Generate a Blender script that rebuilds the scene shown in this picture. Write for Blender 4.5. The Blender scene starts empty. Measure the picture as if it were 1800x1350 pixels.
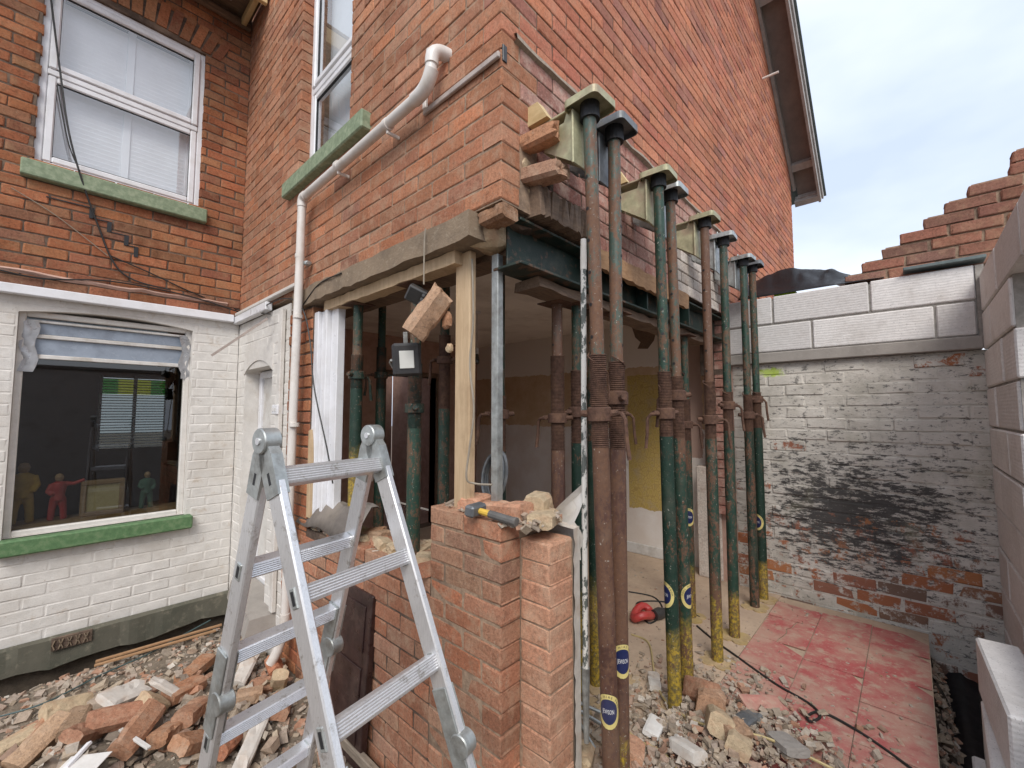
import bpy, math, random
import numpy as np
from mathutils import Vector, Matrix, noise as mnoise
R = math.radians
rng = random.Random(7)
SC = bpy.context.scene
COL = SC.collection
# ------------------------------------------------------------------ camera, sky, sun, exposure
CAM = Vector((-1.152, -1.118, 1.28))
YAW, PITCH, FPX = R(42.7), R(3.75), 755.0
cam_d = bpy.data.cameras.new('camera'); cam = bpy.data.objects.new('camera', cam_d); COL.objects.link(cam)
cam.location = CAM; cam.rotation_euler = (R(90) + PITCH, 0, YAW - R(90))
cam_d.sensor_width = 36; cam_d.lens = FPX / 1800 * 36; cam_d.clip_start = .02; cam_d.clip_end = 500
SC.camera = cam
SUN_EL, SUN_AZ = R(44), R(222)      # azimuth measured from +X, counter-clockwise
wd = bpy.data.worlds.new('World'); SC.world = wd; wd.use_nodes = True
nt = wd.node_tree; nt.nodes.clear()
def wn(t, **k):
    n = nt.nodes.new(t)
    for a, b in k.items(): setattr(n, a, b)
    return n
sky = wn('ShaderNodeTexSky', sky_type='NISHITA'); sky.sun_disc = False
sky.sun_elevation = SUN_EL; sky.sun_rotation = R(90) - SUN_AZ; sky.air_density = 1.0; sky.dust_density = 3.0
tc = wn('ShaderNodeTexCoord'); mp = wn('ShaderNodeMapping'); mp.inputs['Scale'].default_value = (1.0, 1.0, 2.2)
nz = wn('ShaderNodeTexNoise'); nz.inputs['Scale'].default_value = 1.7; nz.inputs['Detail'].default_value = 5; nz.inputs['Roughness'].default_value = .5
cr = wn('ShaderNodeValToRGB')
cr.color_ramp.elements[0].position = .32; cr.color_ramp.elements[0].color = (4.5, 5.2, 6.6, 1)
cr.color_ramp.elements[1].position = .68; cr.color_ramp.elements[1].color = (7.3, 7.7, 8.3, 1)
mx = wn('ShaderNodeMix', data_type='RGBA'); mx.inputs[0].default_value = .88
bg = wn('ShaderNodeBackground'); bg.inputs['Strength'].default_value = .1
wo = wn('ShaderNodeOutputWorld')
L = nt.links.new
L(tc.outputs['Generated'], mp.inputs[0]); L(mp.outputs[0], nz.inputs['Vector']); L(nz.outputs[0], cr.inputs[0])
L(sky.outputs[0], mx.inputs[6]); L(cr.outputs[0], mx.inputs[7]); L(mx.outputs[2], bg.inputs[0]); L(bg.outputs[0], wo.inputs[0])
sd = bpy.data.lights.new('sun', 'SUN'); sd.energy = 1.5; sd.angle = R(28); sd.color = (1, .96, .9)
so = bpy.data.objects.new('sun', sd); COL.objects.link(so)
sdir = Vector((math.cos(SUN_EL) * math.cos(SUN_AZ), math.cos(SUN_EL) * math.sin(SUN_AZ), math.sin(SUN_EL)))
so.rotation_euler = sdir.to_track_quat('Z', 'Y').to_euler(); so.location = (0, 0, 12)
vs = SC.view_settings; vs.view_transform = 'Standard'; vs.look = 'None'; vs.exposure = .8; vs.gamma = 1; vs.use_curve_mapping = False
SC.cycles.max_bounces = 8; SC.cycles.diffuse_bounces = 7; SC.cycles.use_denoising = True

# ------------------------------------------------------------------ picture geometry (where a sight line meets a plane)
FW = Vector((math.cos(YAW) * math.cos(PITCH), math.sin(YAW) * math.cos(PITCH), math.sin(PITCH)))
RT = FW.cross(Vector((0, 0, 1))).normalized(); UP = RT.cross(FW)
def at(px, py, ax, val):
    v = FW + RT * ((px - 900) / FPX) - UP * ((py - 675) / FPX)
    return CAM + v * ((val - CAM[ax]) / v[ax])
def proj(P):
    q = Vector(P) - CAM; d = q.dot(FW)
    if d < .05: return None
    return 900 + FPX * q.dot(RT) / d, 675 - FPX * q.dot(UP) / d, d

# ------------------------------------------------------------------ object helpers
WLOC = {}
def tag(o, label=None, cat=None, group=None, kind=None):
    if label: o['label'] = label
    if cat: o['category'] = cat
    if group: o['group'] = group
    if kind: o['kind'] = kind
    return o
def empty(name, loc=(0, 0, 0), label=None, cat=None, group=None, kind=None, parent=None):
    o = bpy.data.objects.new(name, None); COL.objects.link(o); o.empty_display_size = .05
    o.location = loc; WLOC[o] = Vector(loc)
    if parent is not None: o.parent = parent; o.location = Vector(loc) - WLOC[parent]
    return tag(o, label, cat, group, kind)
def link(name, me, parent=None, loc=None):
    o = bpy.data.objects.new(name, me); COL.objects.link(o)
    if parent is not None: o.parent = parent
    if loc is not None: o.location = loc
    return o
class MB:
    def __init__(s): s.v = []; s.f = []; s.m = []
    def add(s, vs, fs, mi=0):
        b = len(s.v); s.v += [tuple(p) for p in vs]; s.f += [tuple(i + b for i in f) for f in fs]; s.m += [mi] * len(fs); return s
    def box(s, a, b, M=None, mi=0):
        x0, y0, z0 = a; x1, y1, z1 = b
        vs = [Vector(p) for p in ((x0,y0,z0),(x1,y0,z0),(x1,y1,z0),(x0,y1,z0),(x0,y0,z1),(x1,y0,z1),(x1,y1,z1),(x0,y1,z1))]
        if M is not None: vs = [M @ p for p in vs]
        return s.add(vs, [(0,3,2,1),(4,5,6,7),(0,1,5,4),(1,2,6,5),(2,3,7,6),(3,0,4,7)], mi)
    def bbox(s, a, b, r=.004, M=None, mi=0):
        """box with chamfered edges"""
        x0, y0, z0 = a; x1, y1, z1 = b
        r = min(r, (x1-x0)*.45, (y1-y0)*.45, (z1-z0)*.45)
        cx, cy, cz = (x0+x1)/2, (y0+y1)/2, (z0+z1)/2; hx, hy, hz = (x1-x0)/2, (y1-y0)/2, (z1-z0)/2
        vs = []; idx = {}
        for sx in (-1,1):
            for sy in (-1,1):
                for sz in (-1,1):
                    for ax in range(3):
                        h = [hx-r, hy-r, hz-r]; h[ax] += r
                        idx[(sx,sy,sz,ax)] = len(vs); vs.append(Vector((cx+sx*h[0], cy+sy*h[1], cz+sz*h[2])))
        fs = []
        for ax in range(3):
            o1, o2 = [(1,2),(2,0),(0,1)][ax]
            for sg in (-1,1):
                q = []
                for a1, a2 in ((-1,-1),(1,-1),(1,1),(-1,1)):
                    k = [0,0,0]; k[ax]=sg; k[o1]=a1; k[o2]=a2; q.append(idx[(k[0],k[1],k[2],ax)])
                fs.append(tuple(q if sg > 0 else q[::-1]))
        for ax in range(3):
            o1, o2 = [(1,2),(2,0),(0,1)][ax]
            for a1 in (-1,1):
                for a2 in (-1,1):
                    q = []
                    for sg, which in ((-1,o1),(1,o1),(1,o2),(-1,o2)):
                        k = [0,0,0]; k[ax]=sg; k[o1]=a1; k[o2]=a2; q.append(idx[(k[0],k[1],k[2],which)])
                    fs.append(tuple(q if a1*a2 > 0 else q[::-1]))
        for sx in (-1,1):
            for sy in (-1,1):
                for sz in (-1,1):
                    q = [idx[(sx,sy,sz,a)] for a in range(3)]
                    fs.append(tuple(q if sx*sy*sz > 0 else q[::-1]))
        if M is not None: vs = [M @ p for p in vs]
        return s.add(vs, fs, mi)
    def tube(s, pts, r, n=10, caps=True, mi=0):
        pts = [Vector(p) for p in pts]; rs = r if isinstance(r, (list, tuple)) else [r] * len(pts)
        vs = []; T = [(pts[min(i+1,len(pts)-1)] - pts[max(i-1,0)]).normalized() for i in range(len(pts))]
        nrm = T[0].orthogonal().normalized()
        if abs(T[0].z) > .9: nrm = Vector((1,0,0)); nrm = (nrm - T[0]*nrm.dot(T[0])).normalized()
        for i, p in enumerate(pts):
            nrm = (nrm - T[i] * nrm.dot(T[i])); nrm = nrm.normalized() if nrm.length > 1e-6 else T[i].orthogonal().normalized()
            bn = T[i].cross(nrm)
            for k in range(n):
                a = 2*math.pi*k/n; vs.append(p + (nrm*math.cos(a) + bn*math.sin(a)) * rs[i])
        fs = []
        for i in range(len(pts)-1):
            for k in range(n):
                a, b = i*n+k, i*n+(k+1) % n; fs.append((a, b, b+n, a+n))
        if caps: fs.append(tuple(range(n-1,-1,-1))); fs.append(tuple(range((len(pts)-1)*n, len(pts)*n)))
        return s.add(vs, fs, mi)
    def prism(s, poly, fn, w0, w1, mi=0):
        """poly: 2-D points; fn(u,v,w) -> world point"""
        n = len(poly); vs = [fn(u,v,w0) for u,v in poly] + [fn(u,v,w1) for u,v in poly]
        fs = [tuple(range(n-1,-1,-1)), tuple(range(n,2*n))] + [(i,(i+1)%n,(i+1)%n+n,i+n) for i in range(n)]
        return s.add(vs, fs, mi)
    def mesh(s, name, mats, smooth=False, origin=None):
        me = bpy.data.meshes.new(name)
        vs = s.v if origin is None else [(p[0]-origin[0], p[1]-origin[1], p[2]-origin[2]) for p in s.v]
        me.from_pydata(vs, [], s.f)
        for m in (mats if isinstance(mats, (list, tuple)) else [mats]): me.materials.append(m)
        if any(s.m): me.polygons.foreach_set('material_index', s.m)
        if smooth:
            me.polygons.foreach_set('use_smooth', [True]*len(s.f)); me.set_sharp_from_angle(angle=R(35))
        me.update(); return me
    def build(s, name, mats, parent=None, smooth=False, local=False, origin=None):
        """verts are world coordinates unless local; a parent given is an Empty (or object) with a recorded location"""
        if parent is not None and not local:
            return link(name, s.mesh(name, mats, smooth, WLOC.get(parent, Vector())), parent)
        if origin is not None:
            o = link(name, s.mesh(name, mats, smooth, origin), None, origin); WLOC[o] = Vector(origin); return o
        o = link(name, s.mesh(name, mats, smooth), parent)
        if parent is None: WLOC[o] = Vector()
        return o

# ------------------------------------------------------------------ materials
def newmat(name):
    m = bpy.data.materials.new(name); m.use_nodes = True
    t = m.node_tree; t.nodes.clear()
    o = t.nodes.new('ShaderNodeOutputMaterial'); b = t.nodes.new('ShaderNodeBsdfPrincipled')
    t.links.new(b.outputs[0], o.inputs[0]); return m, t, b
class G:
    """tiny node-graph helper"""
    def __init__(s, t): s.t = t
    def n(s, typ, **k):
        q = s.t.nodes.new(typ)
        for a, b in k.items(): setattr(q, a, b)
        return q
    def l(s, a, b): s.t.links.new(a, b)
    def pos(s, scale=(1,1,1), obj=False):
        if obj: src = s.n('ShaderNodeTexCoord').outputs['Object']
        else: src = s.n('ShaderNodeNewGeometry').outputs['Position']
        m = s.n('ShaderNodeMapping'); m.inputs['Scale'].default_value = scale; s.l(src, m.inputs[0]); return m.outputs[0]
    def noise(s, scale, detail=4, rough=.6, vec=None, dist=0):
        q = s.n('ShaderNodeTexNoise'); q.inputs['Scale'].default_value = scale; q.inputs['Detail'].default_value = detail
        q.inputs['Roughness'].default_value = rough; q.inputs['Distortion'].default_value = dist
        s.l(vec if vec is not None else s.pos(), q.inputs['Vector']); return q.outputs[0]
    def ramp(s, fac, stops, interp='LINEAR'):
        q = s.n('ShaderNodeValToRGB'); e = q.color_ramp.elements; q.color_ramp.interpolation = interp
        while len(e) < len(stops): e.new(.5)
        for i, (p, c) in enumerate(stops):
            e[i].position = p; e[i].color = (c, c, c, 1) if not isinstance(c, tuple) else (*c, 1)
        s.l(fac, q.inputs[0]); return q.outputs[0]
    def mix(s, fac, a, b, mode='MIX'):
        q = s.n('ShaderNodeMix', data_type='RGBA', blend_type=mode)
        for k, x in ((0, fac), (6, a), (7, b)):
            if isinstance(x, (int, float)) and k == 0: q.inputs[0].default_value = x
            elif isinstance(x, tuple): q.inputs[k].default_value = (*x, 1)
            else: s.l(x, q.inputs[k])
        return q.outputs[2]
    def math(s, op, a, b=None, clamp=False):
        q = s.n('ShaderNodeMath', operation=op); q.use_clamp = clamp
        for k, x in ((0, a), (1, b)):
            if x is None: continue
            if isinstance(x, (int, float)): q.inputs[k].default_value = x
            else: s.l(x, q.inputs[k])
        return q.outputs[0]
    def rand(s):
        a = s.n('ShaderNodeObjectInfo').outputs['Random']; b = s.n('ShaderNodeNewGeometry').outputs['Random Per Island']
        return s.math('FRACT', s.math('ADD', a, b))
    def bump(s, h, strength=.4, dist=.004, prev=None):
        q = s.n('ShaderNodeBump'); q.inputs['Strength'].default_value = strength; q.inputs['Distance'].default_value = dist
        s.l(h, q.inputs['Height'])
        if prev is not None: s.l(prev, q.inputs['Normal'])
        return q.outputs[0]
    def sep(s, vec):
        q = s.n('ShaderNodeSeparateXYZ'); s.l(vec, q.inputs[0]); return q.outputs
def brick_mat(name, cols, dust=(.42,.27,.17), dustamt=.35, dark=.5, bumpy=.55, smudge=0.0):
    m, t, b = newmat(name); g = G(t); rd = g.rand()
    n = len(cols); c = g.ramp(rd, [(i/(n-1), cols[i]) for i in range(n)])
    r2 = g.math('FRACT', g.math('MULTIPLY', rd, 17.31)); c = g.mix(1.0, c, g.ramp(r2, [(0, .72), (.15, .92), (.8, 1.08), (1, 1.22)]), 'MULTIPLY')
    sm = g.noise(70, 7, .75); c = g.mix(1.0, c, g.ramp(sm, [(.28, .52), (.5, .98), (.74, 1.32)]), 'MULTIPLY')
    fire = g.noise(16, 6, .7); c = g.mix(g.ramp(fire, [(.56, 0.0), (.70, .55)]), c, g.mix(1.0, c, (.42,.40,.42), 'MULTIPLY'))
    md = g.noise(11, 7, .72); c = g.mix(g.ramp(md, [(.48, 0.0), (.66, dustamt)]), c, dust)
    sm2 = g.noise(42, 6, .75, g.pos((1.3,1.3,1))); c = g.mix(g.ramp(sm2, [(.58, 0.0), (.68, dustamt*.9)]), c, g.mix(.5, dust, (.5,.42,.34)))
    lg = g.noise(1.6, 6, .65); c = g.mix(g.ramp(lg, [(.42, 0.0), (.7, dark)]), c, g.mix(1.0, c, (.50,.46,.43), 'MULTIPLY'))
    stn = g.noise(2.4, 6, .7, g.pos((2.2,2.2,.5))); c = g.mix(g.ramp(stn, [(.55, 0.0), (.72, dark*.7)]), c, g.mix(1.0, c, (.55,.52,.46), 'MULTIPLY'))
    spk = g.noise(190, 3, .6); c = g.mix(g.ramp(spk, [(.62, 0.0), (.70, .75)]), c, (.06,.04,.03))
    g.l(c, b.inputs['Base Color']); b.inputs['Roughness'].default_value = .94; b.inputs['Specular IOR Level'].default_value = .2
    h = g.mix(.45, g.noise(45, 7, .8), g.noise(170, 4, .7)); g.l(g.bump(h, min(bumpy*1.5, 1), .007), b.inputs['Normal'])
    return m
def plain_mat(name, col, rough=.7, var=.25, scale=12, col2=None, amt=.5, metal=0, bump=.15, scale2=3, spec=.5, bdist=.003):
    m, t, b = newmat(name); g = G(t)
    c = g.mix(1.0, col, g.ramp(g.noise(scale, 5, .65), [(.3, 1-var), (.7, 1+var)]), 'MULTIPLY')
    if col2 is not None: c = g.mix(g.ramp(g.noise(scale2, 6, .65), [(.48, 0.0), (.66, amt)]), c, col2)
    g.l(c, b.inputs['Base Color']); b.inputs['Metallic'].default_value = metal; b.inputs['Specular IOR Level'].default_value = spec
    r = g.ramp(g.noise(scale*2.3, 4, .6), [(.3, max(rough-.12, .05)), (.7, min(rough+.12, 1))]); g.l(r, b.inputs['Roughness'])
    if bump: g.l(g.bump(g.noise(scale*4, 5, .7), bump, bdist), b.inputs['Normal'])
    return m
M = {}
M['brick_side'] = brick_mat('brick_side', [(.43,.19,.105), (.38,.16,.09), (.45,.225,.14), (.34,.145,.085), (.44,.20,.11), (.40,.21,.135), (.46,.185,.095), (.33,.16,.11)], dustamt=.6, dust=(.46,.31,.21), dark=.45)
M['brick_gable'] = brick_mat('brick_gable', [(.50,.19,.11), (.45,.16,.095), (.52,.215,.13), (.40,.135,.09), (.51,.195,.105), (.47,.205,.125), (.33,.14,.11), (.51,.205,.115), (.43,.17,.12)], dustamt=.4, dust=(.52,.30,.20), dark=.42)
M['brick_pink'] = brick_mat('brick_pink', [(.40,.21,.165), (.36,.165,.13), (.44,.25,.20), (.30,.14,.11), (.42,.22,.17)], dustamt=.85, dust=(.54,.40,.33), dark=.4)
M['brick_white'] = brick_mat('brick_white', [(.60,.54,.48), (.55,.48,.42), (.64,.58,.52)], dustamt=.5, dust=(.40,.28,.22), dark=.3)
M['brick_rear'] = brick_mat('brick_rear', [(.38,.145,.07), (.34,.12,.062), (.41,.165,.08), (.27,.105,.065), (.39,.155,.072), (.35,.165,.085), (.25,.12,.08)], dustamt=.4, dust=(.38,.245,.14), dark=.8)
M['brick_pier'] = brick_mat('brick_pier', [(.42,.20,.12), (.37,.165,.10), (.40,.23,.15), (.33,.155,.095), (.45,.18,.10), (.39,.225,.155)], dustamt=.7, dust=(.46,.31,.21), dark=.2, bumpy=.8)
M['brick_stub'] = brick_mat('brick_stub', [(.54,.29,.185), (.51,.26,.165), (.56,.31,.20), (.50,.27,.175)], dustamt=.6, dust=(.60,.42,.295), dark=.1, bumpy=.6)
M['brick_loose'] = brick_mat('brick_loose', [(.42,.21,.12), (.38,.17,.10), (.42,.28,.18), (.36,.20,.135), (.43,.22,.125), (.42,.27,.17)], dustamt=.55, dust=(.50,.37,.27), dark=.2, bumpy=.9)
M['brick_step'] = brick_mat('brick_step', [(.30,.13,.09), (.26,.12,.09), (.33,.145,.095), (.24,.13,.10), (.29,.155,.12)], dustamt=.4, dark=.5)
M['mortar_light'] = plain_mat('mortar_light', (.33,.235,.165), .95, .35, 30, (.14,.10,.075), .8, bump=.6, scale2=5, spec=.2, bdist=.006)
M['mortar_dark'] = plain_mat('mortar_dark', (.10,.072,.056), .95, .4, 30, (.30,.21,.15), .6, bump=.6, scale2=4, spec=.2, bdist=.006)
def stained_paint(name, base, stains, rough=.75, bump=.35, bscale=26):
    """stains: (noise scale, lo, hi, colour, amount)"""
    m, t, b = newmat(name); g = G(t)
    c = g.mix(1.0, base, g.ramp(g.noise(14, 5, .7), [(.3, .88), (.7, 1.06)]), 'MULTIPLY')
    for i, (sc, lo, hi, col, am) in enumerate(stains):
        v = g.pos((1 + .13*i, 1 - .07*i, 1 + .05*i)); c = g.mix(g.ramp(g.noise(sc, 7, .68, v), [(lo, 0.0), (hi, am)]), c, col)
    g.l(c, b.inputs['Base Color']); b.inputs['Roughness'].default_value = rough
    h = g.mix(.5, g.noise(bscale, 5, .7), g.noise(bscale*4, 3, .6)); g.l(g.bump(h, bump, .005), b.inputs['Normal'])
    return m
M['painted'] = stained_paint('painted', (.68,.65,.61), [(2.2,.48,.72,(.52,.475,.42),.8), (7,.60,.72,(.45,.36,.27),.6), (26,.64,.70,(.30,.22,.15),.6), (60,.66,.72,(.18,.13,.10),.6)], bump=.5)
M['cement'] = stained_paint('cement', (.12,.112,.085), [(3,.45,.65,(.07,.075,.055),.8), (12,.55,.7,(.27,.24,.18),.6)], .95, .6)
M['upvc'] = plain_mat('upvc', (.74,.74,.76), .35, .06, 6, (.55,.53,.50), .35, bump=.03, scale2=7)
M['upvc_dirty'] = plain_mat('upvc_dirty', (.62,.60,.57), .5, .12, 10, (.36,.31,.25), .6, bump=.1, scale2=6)
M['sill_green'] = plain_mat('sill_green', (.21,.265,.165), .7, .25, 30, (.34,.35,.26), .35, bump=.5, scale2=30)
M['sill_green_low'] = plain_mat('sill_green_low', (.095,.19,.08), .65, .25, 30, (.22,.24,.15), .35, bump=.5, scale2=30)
def wood_mat(name, c1, c2, grain=(3,3,3), sc=6, rough=.7, bump=.3):
    m, t, b = newmat(name); g = G(t)
    v = g.pos(grain); n1 = g.noise(sc, 7, .7, v, .6)
    c = g.ramp(n1, [(.3, c1), (.7, c2)]); c = g.mix(g.ramp(g.noise(7, 5, .6), [(.5, 0.0), (.75, .5)]), c, g.mix(1.0, c, (.5,.45,.4), 'MULTIPLY'))
    g.l(c, b.inputs['Base Color']); b.inputs['Roughness'].default_value = rough
    g.l(g.bump(n1, bump, .004), b.inputs['Normal']); return m
M['wood_cream'] = wood_mat('wood_cream', (.42,.29,.17), (.58,.43,.27), (14,14,1.2), 5)
M['wood_old'] = wood_mat('wood_old', (.10,.065,.045), (.24,.16,.105), (2,14,14), 5)
M['wood_new'] = wood_mat('wood_new', (.50,.36,.17), (.64,.49,.27), (8,2,8), 5)
M['wood_lath'] = wood_mat('wood_lath', (.25,.13,.06), (.42,.25,.13), (2,9,9), 6)
M['wood_grey'] = wood_mat('wood_grey', (.20,.16,.12), (.36,.29,.22), (12,2,12), 5)
M['door_brown'] = plain_mat('door_brown', (.030,.014,.013), .35, .4, 10, (.09,.055,.045), .5, bump=.3, scale2=14)
M['lintel_conc'] = stained_paint('lintel_conc', (.25,.185,.125), [(7,.45,.65,(.14,.105,.075),.8), (40,.55,.7,(.36,.30,.22),.6)], .95, .9)
M['concrete'] = stained_paint('concrete', (.33,.30,.27), [(4,.5,.7,(.22,.2,.18),.6), (60,.6,.7,(.42,.40,.37),.5)], .9, .4)
M['pipe_white'] = plain_mat('pipe_white', (.68,.64,.60), .38, .05, 8, (.50,.44,.37), .5, bump=.03, scale2=9)
M['trunking'] = plain_mat('trunking', (.42,.35,.31), .6, .15, 20, (.26,.20,.17), .6, bump=.2, scale2=14)
M['black_plastic'] = plain_mat('black_plastic', (.022,.022,.024), .45, .2, 20, (.10,.09,.08), .35, bump=.1)
M['cable'] = plain_mat('cable', (.02,.019,.018), .5, .2, 20, bump=0)
M['cable_grey'] = plain_mat('cable_grey', (.26,.22,.17), .55, .2, 20, bump=0)
M['cable_yellow'] = plain_mat('cable_yellow', (.46,.36,.17), .55, .2, 20, bump=0)
M['cable_teal'] = plain_mat('cable_teal', (.06,.10,.10), .5, .2, 20, bump=0)
def alu_mat():
    m, t, b = newmat('aluminium'); g = G(t)
    n = g.noise(60, 4, .7, g.pos((6, 6, .6), True)); c = g.ramp(n, [(.3, (.66,.66,.67)), (.7, (.82,.82,.83))])
    c = g.mix(g.ramp(g.noise(22, 7, .75), [(.56, 0.0), (.66, .7)]), c, (.34,.31,.27)); c = g.mix(g.ramp(g.noise(70, 5, .7), [(.66, 0.0), (.70, .8)]), c, (.60,.52,.42))
    g.l(c, b.inputs['Base Color']); b.inputs['Metallic'].default_value = .7; b.inputs['Roughness'].default_value = .36
    g.l(g.bump(n, .06, .001), b.inputs['Normal']); return m
M['alu'] = alu_mat()
M['zinc'] = plain_mat('zinc', (.42,.44,.43), .45, .25, 22, (.20,.19,.17), .7, metal=.7, bump=.15, scale2=12)
M['zinc_yellow'] = plain_mat('zinc_yellow', (.40,.38,.24), .55, .3, 18, (.36,.27,.19), .9, metal=.3, bump=.1, scale2=8)
M['zinc_grey'] = plain_mat('zinc_grey', (.16,.17,.18), .5, .3, 16, (.28,.27,.24), .7, metal=.45, bump=.1, scale2=9)
M['rust'] = plain_mat('rust', (.095,.052,.037), .8, .45, 60, (.17,.095,.06), .7, bump=.6, scale2=14, spec=.25)
def prop_mat(name, paint, rust_amt, yellow_to=None, brown=(.075,.038,.028), rust2=(.17,.085,.045)):
    m, t, b = newmat(name); g = G(t)
    z = g.sep(g.n('ShaderNodeTexCoord').outputs['Object'])[2]
    wob = g.math('MULTIPLY', g.math('SUBTRACT', g.noise(18, 4, .7), .5), .22)
    c = g.mix(1.0, paint, g.ramp(g.noise(24, 5, .7), [(.3, .72), (.7, 1.2)]), 'MULTIPLY')
    if yellow_to is not None:
        f = g.ramp(g.math('ADD', g.math('DIVIDE', g.math('ADD', z, wob), g.math('MULTIPLY', g.math('ADD', g.n('ShaderNodeObjectInfo').outputs['Random'], .45), yellow_to)), 0), [(.70, 1.0), (1.0, 0.0)])
        c = g.mix(f, c, g.mix(g.ramp(g.noise(60, 4, .7), [(.36, 0.0), (.6, .95)]), (.44,.30,.03), (.10,.08,.035)))
    rn = g.mix(.45, g.noise(9, 8, .75, g.pos((1,1,.45))), g.noise(75, 6, .8, g.pos((1,1,.6))))
    c = g.mix(g.ramp(rn, [(.62 - rust_amt*.30, 0.0), (.66 - rust_amt*.30, 1.0)]), c, g.mix(g.noise(70, 3, .6), brown, rust2))
    sp = g.noise(90, 3, .6); c = g.mix(g.ramp(sp, [(.66, 0.0), (.70, .7)]), c, (.40,.38,.33))
    c = g.mix(g.ramp(g.noise(4, 5, .6), [(.55, 0.0), (.8, .25)]), c, (.30,.24,.18))
    g.l(c, b.inputs['Base Color'])
    g.l(g.ramp(rn, [(.4, .38), (.58, .85)]), b.inputs['Roughness']); g.l(g.bump(g.noise(80, 5, .7), .35, .002), b.inputs['Normal'])
    return m
GREEN = (.007,.029,.018)
M['prop_green'] = prop_mat('prop_green', GREEN, .22, .36)
M['prop_green2'] = prop_mat('prop_green2', (.014,.042,.028), .40, .30)
M['prop_dark'] = prop_mat('prop_dark', (.010,.030,.020), .42, None)
M['prop_rust'] = prop_mat('prop_rust', (.085,.04,.03), .5, .30)
M['tube_mix'] = prop_mat('tube_mix', (.055,.085,.065), .55, None, rust2=(.20,.10,.05))
M['tube_green'] = prop_mat('tube_green', (.016,.048,.032), .42, None, rust2=(.16,.09,.045))
M['tube_brown'] = prop_mat('tube_brown', (.085,.07,.05), .75, None)
M['beam_green'] = stained_paint('beam_green', (.010,.026,.020), [(6,.5,.66,(.06,.07,.055),.7), (13,.54,.62,(.13,.07,.042),.9)], .5, .3)
def glass_mat(name, tint=(.92,.95,.95), f0=.08):
    """thin pane: the same reflectance from both sides (Schlick), clear otherwise"""
    m = bpy.data.materials.new(name); m.use_nodes = True; t = m.node_tree; t.nodes.clear(); g = G(t)
    o = g.n('ShaderNodeOutputMaterial'); a = g.n('ShaderNodeBsdfTransparent'); b = g.n('ShaderNodeBsdfGlossy'); x = g.n('ShaderNodeMixShader'); lw = g.n('ShaderNodeLayerWeight')
    a.inputs[0].default_value = (*tint, 1); b.inputs['Roughness'].default_value = .015; lw.inputs['Blend'].default_value = .5
    f = g.math('ADD', g.math('MULTIPLY', g.math('POWER', lw.outputs['Facing'], 4.0), 1 - f0), f0)
    g.l(f, x.inputs[0]); g.l(a.outputs[0], x.inputs[1]); g.l(b.outputs[0], x.inputs[2]); g.l(x.outputs[0], o.inputs[0]); return m
M['glass'] = glass_mat('glass', (.42,.46,.44), .10); M['glass_up'] = glass_mat('glass_up', (.93,.95,.97), .20); M['glass_side'] = glass_mat('glass_side', (.90,.93,.95), .10)
M['gasket'] = plain_mat('gasket', (.015,.015,.017), .6, .1, 10, bump=0)
M['blind'] = plain_mat('blind', (.80,.80,.81), .5, .05, 6, bump=0)
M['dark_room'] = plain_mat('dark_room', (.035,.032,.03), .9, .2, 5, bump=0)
M['ground'] = stained_paint('ground', (.17,.135,.10), [(5,.45,.65,(.09,.07,.052),.8), (40,.5,.68,(.30,.24,.18),.7)], .98, 1.0, 40)
M['dust_floor'] = stained_paint('dust_floor', (.50,.375,.27), [(2.5,.45,.7,(.37,.27,.20),.8), (30,.58,.7,(.26,.18,.13),.5), (9,.6,.72,(.50,.33,.22),.6)], .95, .5, 40)
M['red_tile'] = stained_paint('red_tile', (.42,.10,.095), [(3.2,.40,.60,(.47,.32,.24),.75), (14,.50,.64,(.46,.33,.25),.85), (45,.60,.66,(.52,.40,.31),.7), (5,.62,.70,(.26,.085,.075),.6), (90,.66,.70,(.20,.12,.10),.6)], .8, .35, 60)
M['earth'] = stained_paint('earth', (.075,.058,.042), [(6,.45,.65,(.14,.11,.08),.8), (30,.55,.7,(.035,.03,.025),.8)], 1, 1.0, 30)
M['polythene'] = plain_mat('polythene', (.008,.008,.010), .42, .3, 8, (.02,.02,.024), .4, bump=.15, spec=.35)
def block_mat():
    m, t, b = newmat('aircrete'); g = G(t)
    c = g.ramp(g.rand(), [(0, (.69,.665,.645)), (.5, (.74,.715,.69)), (1, (.62,.595,.575))])
    c = g.mix(1.0, c, g.ramp(g.noise(40, 5, .6), [(.3, .9), (.7, 1.06)]), 'MULTIPLY')
    c = g.mix(g.ramp(g.noise(3.5, 5, .65), [(.52, 0.0), (.75, .5)]), c, (.40,.36,.32))
    pr = g.noise(140, 3, .6); c = g.mix(g.ramp(pr, [(.62, 0.0), (.68, .6)]), c, (.25,.23,.22))
    w = g.n('ShaderNodeTexWave', wave_type='BANDS', bands_direction='Z'); w.inputs['Scale'].default_value = 17; w.inputs['Distortion'].default_value = 2.5; w.inputs['Detail'].default_value = 2
    g.l(g.pos(), w.inputs['Vector'])
    g.l(c, b.inputs['Base Color']); b.inputs['Roughness'].default_value = .95; b.inputs['Specular IOR Level'].default_value = .2
    bp = g.bump(w.outputs['Fac'], .18, .004); g.l(g.bump(g.noise(90, 4, .7), .35, .003, bp), b.inputs['Normal']); return m
M['block'] = block_mat()
M['block_joint'] = plain_mat('block_joint', (.27,.25,.225), .95, .3, 25, bump=.5)
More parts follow.
